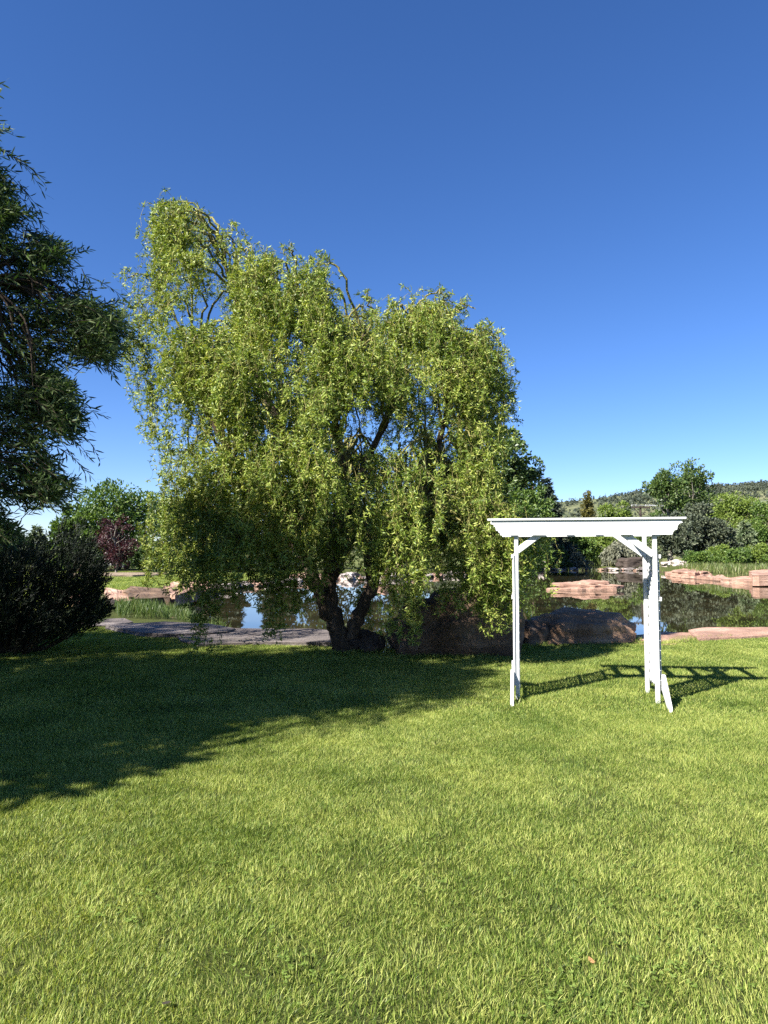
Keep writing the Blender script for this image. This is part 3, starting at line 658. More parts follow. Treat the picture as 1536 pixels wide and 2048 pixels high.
for a in ((415, 1090, 1335, 10.2, 9, .045), (425, 1000, 1240, 10.3, 12, .08), (555, 1060, 1292, 10.6, 12, .06), (545, 1000, 1240, 10.7, 10, .08), (590, 1060, 1245, 10.8, 12, .06), (622, 1050, 1215, 10.8, 10, .06), (500, 1040, 1225, 10.6, 12, .09), (465, 1030, 1215, 10.6, 10, .09),
          (650, 1000, 1172, 10.9, 11, .08), (690, 1000, 1140, 10.9, 10, .08), (725, 1010, 1130, 10.8, 9, .08), (757, 1040, 1195, 10.4, 9, .07),
          (785, 1050, 1288, 10.0, 12, .05), (830, 1020, 1296, 9.9, 14, .05), (810, 1000, 1200, 10.0, 14, .1), (760, 1010, 1180, 10.2, 10, .08), (900, 1080, 1242, 10.6, 7, .05), (955, 1040, 1240, 10.4, 14, .07), (985, 1040, 1278, 10.3, 14, .05), (1012, 1060, 1272, 10.4, 12, .05), (935, 1040, 1215, 10.4, 12, .07), (968, 1040, 1200, 10.3, 12, .06), (1040, 1130, 1240, 10.5, 4, .03),
          (735, 1170, 1285, 12.6, 7, .05), (720, 1150, 1250, 12.7, 6, .05), (300, 990, 1192, 12.8, 6, .05), (288, 1050, 1180, 12.9, 4, .03), (325, 960, 1175, 12.9, 8, .07), (352, 980, 1190, 12.6, 10, .08), (380, 980, 1200, 11.8, 14, .1), (400, 960, 1180, 11.0, 14, .1),
          (300, 690, 900, 11.6, 12, .06), (285, 690, 830, 11.6, 9, .06), (270, 720, 800, 11.8, 5, .03), (322, 840, 920, 11.8, 3, .03), (320, 430, 600, 11.8, 10, .05), (335, 500, 640, 11.8, 12, .08), (990, 700, 850, 11.1, 10, .05), (998, 760, 880, 11.2, 6, .04), (640, 530, 620, 11.4, 10, .06), (650, 560, 640, 11.4, 6, .04)):
    curtain(*a)
gl.build('crown', WILLOW, wil); gt.build('shoots', TWIG, wil); gb.build('branches', TWIG, wil, smooth=True)
print('willow leaves verts', gl.n)

# ---------------------------------------------------------------- generic distant trees
def tree(name, label, base, H, W, mat, kind='round', nleaf=6000, leaf=.28, trunk_h=.2, seed=0, bark=BARK, group=None, lobes=16, tr=.03, cat='tree', lean=0, low=.1):
    rs = np.random.default_rng(seed + 100)
    base = np.array([base[0], base[1], gz(base[0], base[1])])
    t = empty(name, tuple(base), label, cat, group)
    g = Geo(); top = base + np.array([lean, 0, H * .86])
    S = smooth([base - np.array([0, 0, .1]), base + (top - base) * .35 + rs.normal(0, .02 * H, 3) * np.array([1, 1, 0]), base + (top - base) * .7 + rs.normal(0, .02 * H, 3) * np.array([1, 1, 0]), top], 4)
    tube(g, S, np.linspace(H * tr, H * .006, len(S)), 7, cap=False)
    gl = Geo(); P_all = []; D_all = []
    if kind in ('round', 'column', 'shrub', 'open'):
        cs = []
        tries = 0
        while len(cs) < lobes and tries < 999:
            tries += 1
            d = rs.normal(size=3); d /= np.linalg.norm(d); rr = rs.uniform(.35, .86)
            hz = low if kind == 'shrub' else trunk_h
            c = np.array([d[0] * rr * W / 2, d[1] * rr * W / 2, H * (hz + (1 - hz) / 2) + d[2] * rr * H * (1 - hz) / 2])
            if kind == 'column': c[:2] *= .9
            v = (c[2] / H - hz) / (1 - hz); c[:2] *= 1 - .35 * max(0, v - .5) * 2
            cs.append(c)
        for c in cs:
            r = W * rs.uniform(.13, .23) * (1.1 if kind == 'shrub' else 1); m = int(nleaf / lobes)
            if kind != 'shrub' or True:
                k = S[min(len(S) - 1, int(len(S) * np.clip(c[2] / H - .2, .1, .95)))]
                tube(g, [k, (k + base + c) / 2 + np.array([0, 0, -.03 * H]), base + c], [H * tr * .4, H * tr * .25, H * .003], 4, cap=False)
            d = rs.normal(size=(m, 3)); d /= np.linalg.norm(d, axis=1)[:, None]
            rad = rs.uniform(.25, 1, (m, 1)) ** .45
            # sub tufts
            tuft = rs.normal(size=(max(3, m // 26), 3)); tuft /= np.linalg.norm(tuft, axis=1)[:, None]
            d = d * .45 + tuft[rs.integers(0, len(tuft), m)] * .85; d /= np.linalg.norm(d, axis=1)[:, None]
            P_all.append(base + c + d * rad * r * np.array([1, 1, .75])); D_all.append(d + rs.normal(0, .7, (m, 3)) + np.array([0, 0, .15]))
    elif kind == 'cone':
        levels = lobes
        for k in range(levels):
            z = H * (.04 + .94 * (k / levels) ** .95); rad = W / 2 * (1 - k / levels) ** .85 * rs.uniform(.85, 1.1) + .12
            nb = int(7 + 8 * (1 - k / levels))
            for b in range(nb):
                a = rs.uniform(0, 6.28); L = rad * rs.uniform(.75, 1.12); m = int(nleaf / levels / nb * (L / (W / 2)) * 1.9) + 3
                s = rs.uniform(.1, 1, m) ** .8
                ax = np.array([math.cos(a), math.sin(a), 0]); side = np.array([-ax[1], ax[0], 0])
                wd = (1 - s) * .28 * L + .08
                p = base + np.array([lean * z / H, 0, z]) + ax * (s * L)[:, None] + side * (rs.uniform(-1, 1, m) * wd)[:, None]
                p[:, 2] += -.22 * L * s + .12 * L * s * s + rs.uniform(-.1, .05, m) * leaf * 2
                P_all.append(p); D_all.append(np.outer(np.ones(m), ax) * .9 + rs.normal(0, .45, (m, 3)) + np.array([0, 0, -.1]))
    elif kind == 'weep':
        for k in range(lobes * 5):
            a = rs.uniform(0, 6.28); rr = math.sqrt(rs.uniform(.05, 1)) * W / 2; zz = H * (.98 - .45 * (rr / (W / 2)) ** 2) * rs.uniform(.8, 1)
            m = int(nleaf / lobes / 5); s = rs.uniform(0, 1, m); L = H * rs.uniform(.2, .5)
            p = base + np.array([math.cos(a) * rr, math.sin(a) * rr, zz]) + rs.normal(0, .035 * W, (m, 3)); p[:, 2] -= s * L; p[:, 2] = np.maximum(p[:, 2], base[2] + .05 * H)
            P_all.append(p); D_all.append(rs.normal(0, .5, (m, 3)) + np.array([0, 0, -.8]))
    P = np.concatenate(P_all); Dd = np.concatenate(D_all)
    if kind in ('round', 'column', 'shrub', 'open'):
        P = P - base; xc = P[:, 0].mean(); hw = np.percentile(abs(P[:, 0] - xc), 99); P[:, 0] = (P[:, 0] - xc) * (W / 2) / hw + lean
        zt = np.percentile(P[:, 2], 99.6); zl = np.percentile(P[:, 2], 1); lo = H * (0.02 if kind == 'shrub' else trunk_h * .8)
        P[:, 2] = lo + (P[:, 2] - zl) * (H - lo) / (zt - zl); P = P + base
    sz = leaf * rs.uniform(.6, 1.3, len(P))
    leaves4(gl, P, Dd, sz, sz * (.62 if kind not in ('cone', 'weep') else .34))
    g.build('trunk', bark, t, smooth=True); gl.build('crown', mat, t)
    return t
def TG(name, label, px, ybase, ytop, wpx, mat, z=0.0, D=None, **kw):   # tree surveyed from its foot, top and width
    p = G(px, ybase, z) if D is None else AT(px, ybase, D)
    H = AT(px, ytop, p[1])[2] - gz(p[0], p[1]); W = wpx / F * p[1]
    return tree(name, label, p, H, W, mat, **kw)
# behind the willow and to its right
TG('cottonwood_tree', 'tall dark green cottonwood rising just right of the willow', 1010, 1139, 858, 135, COTTON, nleaf=13000, leaf=.34, lobes=34, seed=1, D=62)
TG('deciduous_tree', 'leafy green tree between the tall cottonwood and the dark spruce', 1068, 1139, 940, 85, DECID, nleaf=7000, leaf=.34, lobes=20, seed=2, D=76, trunk_h=.1)
TG('deciduous_tree', 'low sunlit leafy tree above the left end of the arbor beam', 1030, 1139, 985, 105, DECID, nleaf=7000, leaf=.28, lobes=18, seed=3, D=58, trunk_h=.1)
TG('spruce_tree', 'dark spruce standing on the far shore behind the left arbor post', 1092, 1137, 950, 120, SPRUCE, kind='cone', nleaf=9000, leaf=.55, lobes=30, seed=4, D=84)
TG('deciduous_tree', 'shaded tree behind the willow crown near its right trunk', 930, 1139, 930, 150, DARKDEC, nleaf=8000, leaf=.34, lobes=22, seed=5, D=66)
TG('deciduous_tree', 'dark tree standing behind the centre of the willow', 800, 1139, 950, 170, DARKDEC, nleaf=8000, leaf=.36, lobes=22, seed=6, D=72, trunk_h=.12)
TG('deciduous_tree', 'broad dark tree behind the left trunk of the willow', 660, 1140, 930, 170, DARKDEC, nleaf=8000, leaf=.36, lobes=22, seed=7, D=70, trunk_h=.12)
TG('spruce_tree', 'dark spruce hidden behind the left half of the willow', 560, 1140, 960, 100, SPRUCE, kind='cone', nleaf=6000, leaf=.5, lobes=26, seed=8, D=66)
TG('spruce_tree', 'blackish spruce behind the left hanging strands of the willow', 450, 1145, 985, 100, SPRUCE, kind='cone', nleaf=6000, leaf=.45, lobes=24, seed=9, D=58)
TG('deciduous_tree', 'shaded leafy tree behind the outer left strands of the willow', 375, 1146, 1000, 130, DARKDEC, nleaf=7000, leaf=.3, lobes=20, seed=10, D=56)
# left
TG('deciduous_tree', 'wide bright green tree behind the purple tree', 235, 1143, 968, 205, DECID, nleaf=13000, leaf=.30, lobes=36, seed=11, D=66, trunk_h=.14, tr=.035)
TG('deciduous_tree', 'smaller green tree joining the left side of the wide green tree', 150, 1143, 1015, 110, DECID, nleaf=7000, leaf=.28, lobes=20, seed=12, D=62, trunk_h=.1)
TG('purple_tree', 'small round purple leaved tree in the mulch ring', 231, 1148, 1036, 84, PURPLE, nleaf=4200, leaf=.16, lobes=30, seed=13, bark=BARKL, trunk_h=.17, tr=.022, D=55)
TG('pine_tree', 'distant pale tree seen through the gap above the juniper', 72, 1143, 1048, 60, PALECON, kind='cone', nleaf=2500, leaf=.5, lobes=18, seed=14, D=90)
TG('deciduous_tree', 'small distant tree at the left edge above the juniper', 20, 1143, 1066, 90, DARKDEC, nleaf=3500, leaf=.34, lobes=14, seed=15, D=80, trunk_h=.1)
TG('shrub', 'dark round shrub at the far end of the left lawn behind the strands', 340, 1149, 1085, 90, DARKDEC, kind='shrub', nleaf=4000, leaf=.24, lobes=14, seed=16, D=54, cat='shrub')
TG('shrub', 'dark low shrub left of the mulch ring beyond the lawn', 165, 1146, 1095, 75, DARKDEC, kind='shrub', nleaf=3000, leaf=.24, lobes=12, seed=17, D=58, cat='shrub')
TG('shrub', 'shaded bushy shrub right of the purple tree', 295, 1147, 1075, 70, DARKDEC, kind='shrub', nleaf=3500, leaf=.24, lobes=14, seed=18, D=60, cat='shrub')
# right far shore
TG('golden_conifer', 'narrow golden green conifer poking above the arbor beam', 1176, 1120, 976, 52, GOLD, kind='cone', nleaf=4500, leaf=.55, lobes=26, seed=20, D=112)
TG('deciduous_tree', 'light green tree behind the arbor beam right of the golden conifer', 1226, 1120, 1008, 80, LIME, nleaf=5000, leaf=.42, lobes=20, seed=21, D=118)
TG('deciduous_tree', 'pale grey green tree behind the beam left of the utility pole', 1246, 1120, 1026, 40, GREYBUSH, nleaf=3500, leaf=.42, lobes=16, seed=22, D=120)
TG('shrub', 'bushy green shrub left of centre under the arbor beam', 1160, 1137, 1062, 80, DECID, kind='shrub', nleaf=5000, leaf=.3, lobes=20, seed=23, D=86, cat='shrub')
TG('shrub', 'bright green shrub filling the middle under the arbor beam', 1205, 1137, 1058, 85, LIME, kind='shrub', nleaf=5500, leaf=.3, lobes=20, seed=24, D=90, cat='shrub')
TG('shrub', 'grey green low shrub at the waterline under the beam', 1150, 1139, 1098, 60, GREYBUSH, kind='shrub', nleaf=3000, leaf=.26, lobes=14, seed=25, D=82, cat='shrub')
TG('shrub', 'wispy grey bush leaning over the water left of the arbor lattice', 1240, 1138, 1075, 62, GREYBUSH, kind='weep', nleaf=4000, leaf=.5, lobes=14, seed=26, D=84, cat='shrub')
TG('shrub', 'round green shrub behind the wispy grey bush', 1272, 1134, 1066, 70, DECID, kind='shrub', nleaf=4000, leaf=.3, lobes=16, seed=27, D=92, cat='shrub')
TG('shrub', 'dark green shrub at the water right below the spruce', 1118, 1138, 1095, 50, DARKDEC, kind='shrub', nleaf=2500, leaf=.28, lobes=12, seed=28, D=80, cat='shrub')
TG('cottonwood_tree', 'left one of the twin cottonwoods right above the arbor', 1340, 1128, 937, 92, COTTON, nleaf=9000, leaf=.42, lobes=30, seed=30, D=104, trunk_h=.22, bark=BARKL)
TG('cottonwood_tree', 'taller right one of the twin cottonwoods with open top', 1397, 1128, 928, 100, COTTON, nleaf=8500, leaf=.42, lobes=32, seed=31, D=108, trunk_h=.22, bark=BARKL)
TG('pine_tree', 'dark grey pine with pale bare trunk behind the right arbor post', 1345, 1131, 1035, 90, PINE, nleaf=5500, leaf=.36, lobes=26, seed=32, D=92, trunk_h=.24, bark=BARKL, tr=.018)
TG('pine_tree', 'wide dark grey pine right of the arbor beam end', 1400, 1131, 1010, 105, PINE, nleaf=8000, leaf=.36, lobes=32, seed=33, D=94, trunk_h=.12, bark=BARKL, tr=.018)
TG('pine_tree', 'bushy dark pine left of the pale conifer', 1442, 1131, 1050, 70, PINE, nleaf=4500, leaf=.36, lobes=22, seed=34, D=93, trunk_h=.1)
TG('deciduous_tree', 'lime green round tree behind the pale conifer at right', 1478, 1126, 990, 120, LIME, nleaf=9000, leaf=.36, lobes=30, seed=35, D=104, trunk_h=.08)
TG('pale_conifer', 'pale layered conifer in front of the lime green tree', 1492, 1131, 1040, 66, PALECON, kind='cone', nleaf=4500, leaf=.6, lobes=18, seed=36, D=96)
TG('deciduous_tree', 'green tree cut by the right edge of the frame', 1545, 1128, 1000, 95, DECID, nleaf=7000, leaf=.34, lobes=24, seed=37, D=98, trunk_h=.08)
TG('pine_tree', 'tall dark tree just outside the right edge of the frame', 1620, 1128, 985, 120, PINE, nleaf=5000, leaf=.4, lobes=24, seed=38, D=98)
SH = ('leafy green shrub at the left end of the right shrub row', 'taller rounded shrub second from the left in the right shrub row', 'bright low shrub in the middle of the right shrub row', 'broad shrub right of the middle of the right shrub row', 'dense shrub at the right edge of the frame above the reeds')
for i, (px, yt, w, lb) in enumerate(zip((1400, 1435, 1470, 1508, 1550), (1104, 1092, 1098, 1090, 1092), (60, 64, 62, 70, 74), SH)):
    TG('shrub', lb, px, 1141, yt, w, (DECID, LIME)[i % 2], kind='shrub', nleaf=4200, leaf=.24, lobes=18, seed=50 + i, D=76 + (i % 2) * 2, cat='shrub', group='shrubs in a row on the far right bank', low=0)

# utility pole and wires
pp = AT(1283, 1120, 114); pz = gz(pp[0], pp[1]); zt = AT(1283, 1010, 114)[2]
WOOD = barkmat('pole_wood', (.05, .04, .035), (.11, .09, .075), 10)
pol = empty('utility_pole', (pp[0], pp[1], pz), 'dark wooden utility pole with crossarm above the arbor beam', 'utility pole')
g = Geo(); tube(g, [(pp[0], pp[1], pz), (pp[0], pp[1], zt)], [.22, .17], 10); g.build('pole', WOOD, pol, smooth=True)
g = Geo(); box(g, (pp[0], pp[1] - .2, zt - .4), (3.0, .18, .26)); g.build('crossarm', WOOD, pol)
for s in (-1, 1):
    g = Geo(); tube(g, [(pp[0] + s * 1.1, pp[1] - .2, zt - .5), (pp[0] + s * .1, pp[1] - .2, zt - 1.7)], .06, 5); g.build('arm_brace', WOOD, pol)
for k in (-1.45, -.8, .8, 1.45):
    g = Geo(); tube(g, [(pp[0] + k, pp[1] - .2, zt - .29), (pp[0] + k, pp[1] - .2, zt - .1), (pp[0] + k, pp[1] - .2, zt + .06)], [.05, .13, .05], 7); g.build('insulator', m_plain('insulator_grey', (.3, .3, .3)), pol)
WIRE = m_plain('wire_metal', (.55, .55, .55), .4, .6)
for k, (x, dz) in enumerate(((-1.45, 0), (.8, 0), (1.45, 0))):
    a = np.array([pp[0] + x, pp[1] - .2, zt + dz]); b = AT(1700, 975 + k * 7, 104)
    t = np.linspace(0, 1, 24)[:, None]; P = a + (b - a) * t; P[:, 2] -= (4 * t * (1 - t) * 1.1).ravel()
    g = Geo(); tube(g, P, .035, 4); tag(g.build('power_line', WIRE, origin=a), 'thin power wire running right from the utility pole', 'wire', 'power wires to the right of the pole')

# cars at the far end of the left lawn
def car(label, loc, rot, body, seed):
    t = empty('parked_car', tuple(loc), label, 'car'); t.rotation_euler = (0, 0, rot)
    mt = m_plain('car_paint', body, .25); gl_ = m_plain('car_glass', (.02, .025, .03), .08); ty = m_plain('tyre_rubber', (.02, .02, .02), .8); rm = m_plain('rim_metal', (.45, .45, .47), .3, .8); lt = m_plain('lamp_lens', (.6, .6, .58), .1)
    def prism(name, pr, y0, y1, m, ins=0.0, par=t):
        g = Geo(); n = len(pr); V = [(x, y0 + ins * (z > .9), z) for x, z in pr] + [(x, y1 - ins * (z > .9), z) for x, z in pr]
        g.add(V, [list(range(n)), list(range(n, 2 * n))[::-1]] + [[i, (i + 1) % n, n + (i + 1) % n, n + i] for i in range(n)])
        o = g.build(name, m, None); o.parent = par; fix_normals(o); return o
    prism('body', [(-2.2, .35), (-2.25, .75), (-2.1, .95), (-1.1, 1.02), (1.0, 1.0), (2.05, .85), (2.2, .6), (2.15, .35), (1.75, .3), (-1.75, .3)], -.88, .88, mt)
    prism('cabin', [(-1.75, 1.0), (-1.35, 1.42), (-.6, 1.5), (.3, 1.46), (1.05, 1.0)], -.82, .82, mt, .12)
    for s in (-1, 1):
        prism('side_window', [(-1.5, 1.04), (-1.25, 1.36), (-.6, 1.42), (.25, 1.38), (.82, 1.04)], s * .77 - .02, s * .77 + .02, gl_)
        prism('headlight', [(2.0, .62), (2.0, .78), (2.17, .72), (2.19, .62)], s * .62 - .18, s * .62 + .18, lt)
    prism('windscreen', [(.45, 1.40), (1.02, 1.03), (1.06, 1.05), (.49, 1.43)], -.66, .66, gl_)
    for x in (-1.4, 1.4):
        for y in (-.82, .82):
            g = Geo(); tube(g, [(x, y - .1, .33), (x, y + .1, .33)], .33, 18); w = g.build('wheel', ty, None); w.parent = t
            g = Geo(); s = 1 if y > 0 else -1; tube(g, [(x, y + s * .1, .33), (x, y + s * .115, .33)], .2, 14); r = g.build('rim', rm, None); r.parent = w
    return t
p = AT(222, 1141, 76); car('white parked car seen left of the purple tree trunk', (p[0], p[1], gz(p[0], p[1])), 0.1, (.75, .76, .78), 1)
p = AT(272, 1141, 70); car('dark parked car seen right of the purple tree trunk', (p[0], p[1], gz(p[0], p[1])), 3.0, (.02, .022, .028), 2)
# chain link fence stretch left of the purple tree
p0, p1 = AT(120, 1141, 66), AT(212, 1141, 69)
fe = empty('wire_fence', (p0[0], p0[1], 0), 'low wire fence behind the lawn left of the purple tree', 'fence')
GALV = m_plain('galvanised_steel', (.38, .38, .38), .4, .5)
for k in range(5):
    q = p0 + (p1 - p0) * k / 4; g = Geo(); tube(g, [(q[0], q[1], -.1), (q[0], q[1], 1.15)], .03, 6); g.build('fence_post', GALV, fe)
g = Geo()
for z in (.1, 1.1): tube(g, [(p0[0], p0[1], z), (p1[0], p1[1], z)], .018, 4)
for k in range(60):
    for s in (0, 1):
        a = p0 + (p1 - p0) * (k / 60); b = p0 + (p1 - p0) * (min(60, k + 8) / 60)
        tube(g, [(a[0], a[1], .1 + s), (b[0], b[1], 1.1 - s)], .005, 3, cap=False)
g.build('wire_mesh', GALV, fe)

# ---------------------------------------------------------------- near left tree with long narrow leaves
EDGE = [(180, 0), (240, 22), (300, 48), (350, 62), (405, 68), (425, 30), (455, 90), (475, 152), (520, 150), (560, 215), (600, 252), (650, 262), (690, 240), (715, 215), (735, 172), (770, 165), (800, 180), (860, 188), (895, 172), (930, 168), (960, 150), (1000, 120), (1040, 62), (1075, 30)]
tb = np.array([-6.35, 6.45, 0])
lt = empty('narrow_leaf_tree', tuple(tb), 'shaded tree with long narrow leaves at the left edge of the frame', 'tree')
gl = Geo(); gt = Geo(); gk = Geo()
LL = [([(-6.6, 7.6, -.1), (-6.5, 7.6, 1.6), (-6.3, 7.4, 3.5), (-6.0, 7.3, 4.6), (-5.9, 7.2, 5.6)], .2, .03), ([(-6.5, 7.6, 1.4), (-5.6, 7.2, 2.6), (-4.6, 6.9, 3.5), (-3.5, 6.7, 4.3)], .1, .02), ([(-6.4, 7.5, 2.4), (-5.4, 7.3, 4.0), (-4.6, 7.1, 4.8), (-4.3, 7.0, 5.4)], .09, .02),
      ([(-6.5, 7.6, 1.2), (-5.5, 7.0, 1.9), (-4.6, 6.7, 2.4), (-3.9, 6.5, 2.5)], .09, .02), ([(-6.5, 7.6, 1.5), (-7.6, 7.8, 3.5), (-8.5, 8, 5.5)], .12, .03), ([(-6.4, 7.5, 2), (-6.8, 6.4, 4), (-6.9, 5.7, 5.8)], .1, .02)]
lp = []
LL = [([(x + .25, y - 1.15, z * .9) for x, y, z in P], a, b) for P, a, b in LL]
for P, r0, r1 in LL:
    S = smooth(P, 6); tube(gk, S, np.linspace(r0, r1, len(S)), 9, rough=.05); lp += list(S[6:])
lp = np.array(lp)
def spray(p, d, L, n, lf=.088, wd=.0125):
    m = 7; t = np.linspace(0, 1, m)
    P = p + np.outer(t * L, d) + np.outer(t * t * L, np.array([0, 0, -.35])) + np.outer(np.sin(t * 3), rng.normal(0, .02, 3))
    tube(gt, P, np.linspace(.004, .0015, m), 3, cap=False)
    q = np.linspace(.3, m - 1.01, n); i = q.astype(int); f = (q - i)[:, None]; B = P[i] * (1 - f) + P[i + 1] * f
    u, v = frame_of(d); a = np.arange(n) * 2.4 + rng.uniform(0, 6)
    dd = d * .85 + (np.cos(a)[:, None] * u + np.sin(a)[:, None] * v) * .65 + np.array([0, 0, -.3]) + rng.normal(0, .15, (n, 3))
    leaves6(gl, B, dd, lf * rng.uniform(.7, 1.2, n), wd * rng.uniform(.8, 1.2, n), .35)
k = 0
while k < 2900:
    y = rng.uniform(150, 1085); e = lerp_tab(EDGE, y)
    inner = rng.random() < .62
    px = e - (rng.exponential(75) + 18) if inner else rng.uniform(-900, e - 20)
    if px < -950: continue
    if px > -30 and mnoise.noise(Vector((px * .016, y * .020, 4.2))) < -.2 + .36 * max(0, 1 - (e - px) / 120): continue
    D = rng.uniform(5.4, 6.7) if px > -150 else rng.uniform(4.2, 10)
    p = AT(px, y, D)
    if p[2] > 5.5: continue
    if px < -150: p = np.array([-6.5 + rng.normal(0, 1.1), 6.2 + rng.normal(0, .9), rng.uniform(1.5, 5.2)])
    if px < -150 and 768 + F * p[0] / p[1] > -70: continue
    o = p - np.array([-6.4, 6.4, p[2] - .6]); o /= np.linalg.norm(o) + 1e-6
    d = o * .8 + rng.normal(0, .4, 3) + np.array([.15, 0, .05]); d /= np.linalg.norm(d)
    L = rng.uniform(.25, .5)
    spray(p - d * L * .75, d, L, int(rng.integers(14, 24)))
    if k % 9 == 0:
        a = lp[np.argmin(np.linalg.norm(lp - p, axis=1))]
        S = smooth([a, (a + p) / 2 + np.array([0, 0, .1]), p - d * L * .75], 4); tube(gk, S, np.linspace(.014, .004, len(S)), 4, cap=False)
    k += 1
for px, y, dx, dz in ((110, 505, .3, .9), (150, 560, .8, .5), (185, 570, .9, .2), (225, 590, .9, .1), (245, 640, .9, -.3), (255, 660, .8, -.5), (150, 870, .9, -.3), (170, 905, .8, -.5), (50, 330, .9, -.1), (60, 390, .8, -.5), (140, 490, .7, .6), (130, 960, .7, -.6), (95, 490, .1, .9), (205, 700, .7, -.6), (165, 780, .9, -.1)):
    for j in range(3):
        d = np.array([dx, rng.normal(0, .3), dz]) + rng.normal(0, .2, 3); d /= np.linalg.norm(d); p = AT(px, y, 6.0) + rng.normal(0, .05, 3); spray(p - d * .3, d, .42, 16)
k = 0
while k < 900:
    d = rng.normal(size=3); d /= np.linalg.norm(d); q = d * rng.uniform(.3, 1, 1) ** .5 * np.array([1.9, 1.05, 1.9]); p = np.array([-4.5 + q[0] * .757 - q[1] * .653, 4.5 + q[0] * .653 + q[1] * .757, 4.2 + q[2]])
    if 768 + F * p[0] / p[1] > -70: continue
    dd = d * .7 + rng.normal(0, .4, 3); dd /= np.linalg.norm(dd); spray(p, dd, .42, 18); k += 1
S = smooth([(-6.2, 6.3, 2.2), (-5.5, 5.5, 3.4), (-4.6, 4.7, 4.4)], 6); tube(gk, S, np.linspace(.08, .02, len(S)), 7)
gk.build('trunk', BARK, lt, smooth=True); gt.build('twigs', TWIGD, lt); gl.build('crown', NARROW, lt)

# juniper
jb = np.array([-6.1, 11.6, 0])
ju = empty('juniper_shrub', tuple(jb), 'large blackish feathery juniper in deep shade at the left edge', 'shrub')
gl = Geo(); gk = Geo()
JT = [(-420, 1120), (-300, 1060), (-150, 1045), (0, 1085), (40, 1075), (100, 1062), (130, 1038), (165, 1050), (190, 1100), (204, 1140), (205, 1200)]
k = 0
while k < 2100:
    px = rng.uniform(-420, 208); yt = lerp_tab(JT, px); yb = 1266 if px < 120 else 1266 - (px - 120) * .42
    y = yt + (yb - yt) * rng.uniform(0, 1) ** .8 + 8; D = 11.6 + rng.uniform(-1.3, 1.3) * math.sqrt(max(.1, 1 - ((px + 100) / 330) ** 2))
    p = AT(px, y, D); p[2] = max(p[2], .12)
    o = p - (jb + np.array([0, 0, -.3])); o /= np.linalg.norm(o); d = o * .7 + np.array([.35, -.05, .38]) + rng.normal(0, .22, 3); d /= np.linalg.norm(d)
    L = rng.uniform(.3, .55); n = 46; t = rng.uniform(0, 1, n)
    u, v = frame_of(d); a = rng.uniform(0, 6.28, n); rad = (1 - t) * .09 + .015
    B = p + np.outer(t - .6, d) * L + (np.cos(a) * rad)[:, None] * u * .5 + (np.sin(a) * rad)[:, None] * v * .5
    leaves4(gl, B, d * .9 + (np.cos(a))[:, None] * u * .45 + (np.sin(a))[:, None] * v * .45, rng.uniform(.05, .11, n), rng.uniform(.010, .02, n))
    if k % 12 == 0: tube(gk, smooth([jb + rng.normal(0, .1, 3) * np.array([1, 1, 0]), (jb + p) / 2 + np.array([0, 0, -.15]), p], 4), np.linspace(.03, .005, 9), 5, cap=False)
    k += 1
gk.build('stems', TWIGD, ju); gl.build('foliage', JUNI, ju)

# big trees left of and behind the photographer, seen only through their shade
def shade_tree(label, x, y, H, W, seed, n=26000, lf=.2, lobes=60, th=.12):
    return tree('shade_tree', label, (x, y), H, W, DARKDEC, nleaf=n, leaf=lf, lobes=lobes, seed=seed, trunk_h=th, tr=.025)
shade_tree('rounded tree outside the frame on the left, throwing the lawn shadow', -9.1, 3.6, 8.7, 6.4, 70, n=34000, lf=.2)
shade_tree('tallest tree outside the frame behind the photographer, shading the left tree', -13.95, -.5, 14.5, 6.6, 72, n=60000, lf=.26, lobes=80)
shade_tree('second tall tree outside the frame further left, shading the narrow leaf tree', -15.5, 4.5, 13.5, 9.0, 71)

# ---------------------------------------------------------------- grass
def blade_patch(name, n, rad, h0, h1, w, seed, seg=3, lean=.55):
    rs = np.random.default_rng(seed)
    r = rad * np.sqrt(rs.uniform(0, 1, n)) * (1 - .12 * rs.random(n)); a = rs.uniform(0, 6.283, n)
    P = np.stack([r * np.cos(a), r * np.sin(a), np.full(n, -.005)], 1)
    # neighbouring blades lean alike
    cl = rs.uniform(-rad, rad, (40, 2)); cd = rs.normal(0, 1, (40, 2)) * .7 + np.array([.3, .0])
    near = np.argmin(((P[:, None, :2] - cl[None]) ** 2).sum(2), 1)
    ld = cd[near] + rs.normal(0, .55, (n, 2)); h = rs.uniform(h0, h1, n)[:, None]; la = lean * rs.uniform(.2, 1.3, (n, 1))
    az = rs.uniform(0, 6.283, n); S = np.stack([np.cos(az), np.sin(az), np.zeros(n)], 1)
    rows = []
    for k in range(seg + 1):
        t = k / seg; c = P.copy(); c[:, :2] += ld * la * h * (t ** 1.7); c[:, 2:] += h * (t - .28 * la * t * t)
        ww = w * (1 - t ** 2.2) * (rs.uniform(.7, 1.2, (n, 1)) if k == 0 else W0); W0 = ww / w if k == 0 else W0
        if k < seg: rows += [c + S * ww * .5, c - S * ww * .5]
        else: rows += [c]
    V = np.stack(rows, 1); m = V.shape[1]; V = V.reshape(-1, 3); b = np.arange(n)[:, None] * m
    g = Geo(); g.V.append(V); g.n = len(V)
    for k in range(seg - 1): q = b + np.array([2 * k, 2 * k + 1, 2 * k + 3, 2 * k + 2]); g.L.append(q.ravel()); g.C.append(np.full(n, 4))
    q = b + np.array([2 * seg - 2, 2 * seg - 1, 2 * seg]); g.L.append(q.ravel()); g.C.append(np.full(n, 3))
    me = npmesh(name, V, np.concatenate(g.L), np.concatenate(g.C)); me.materials.append(GRASS)
    return bpy.data.objects.new(name, me)
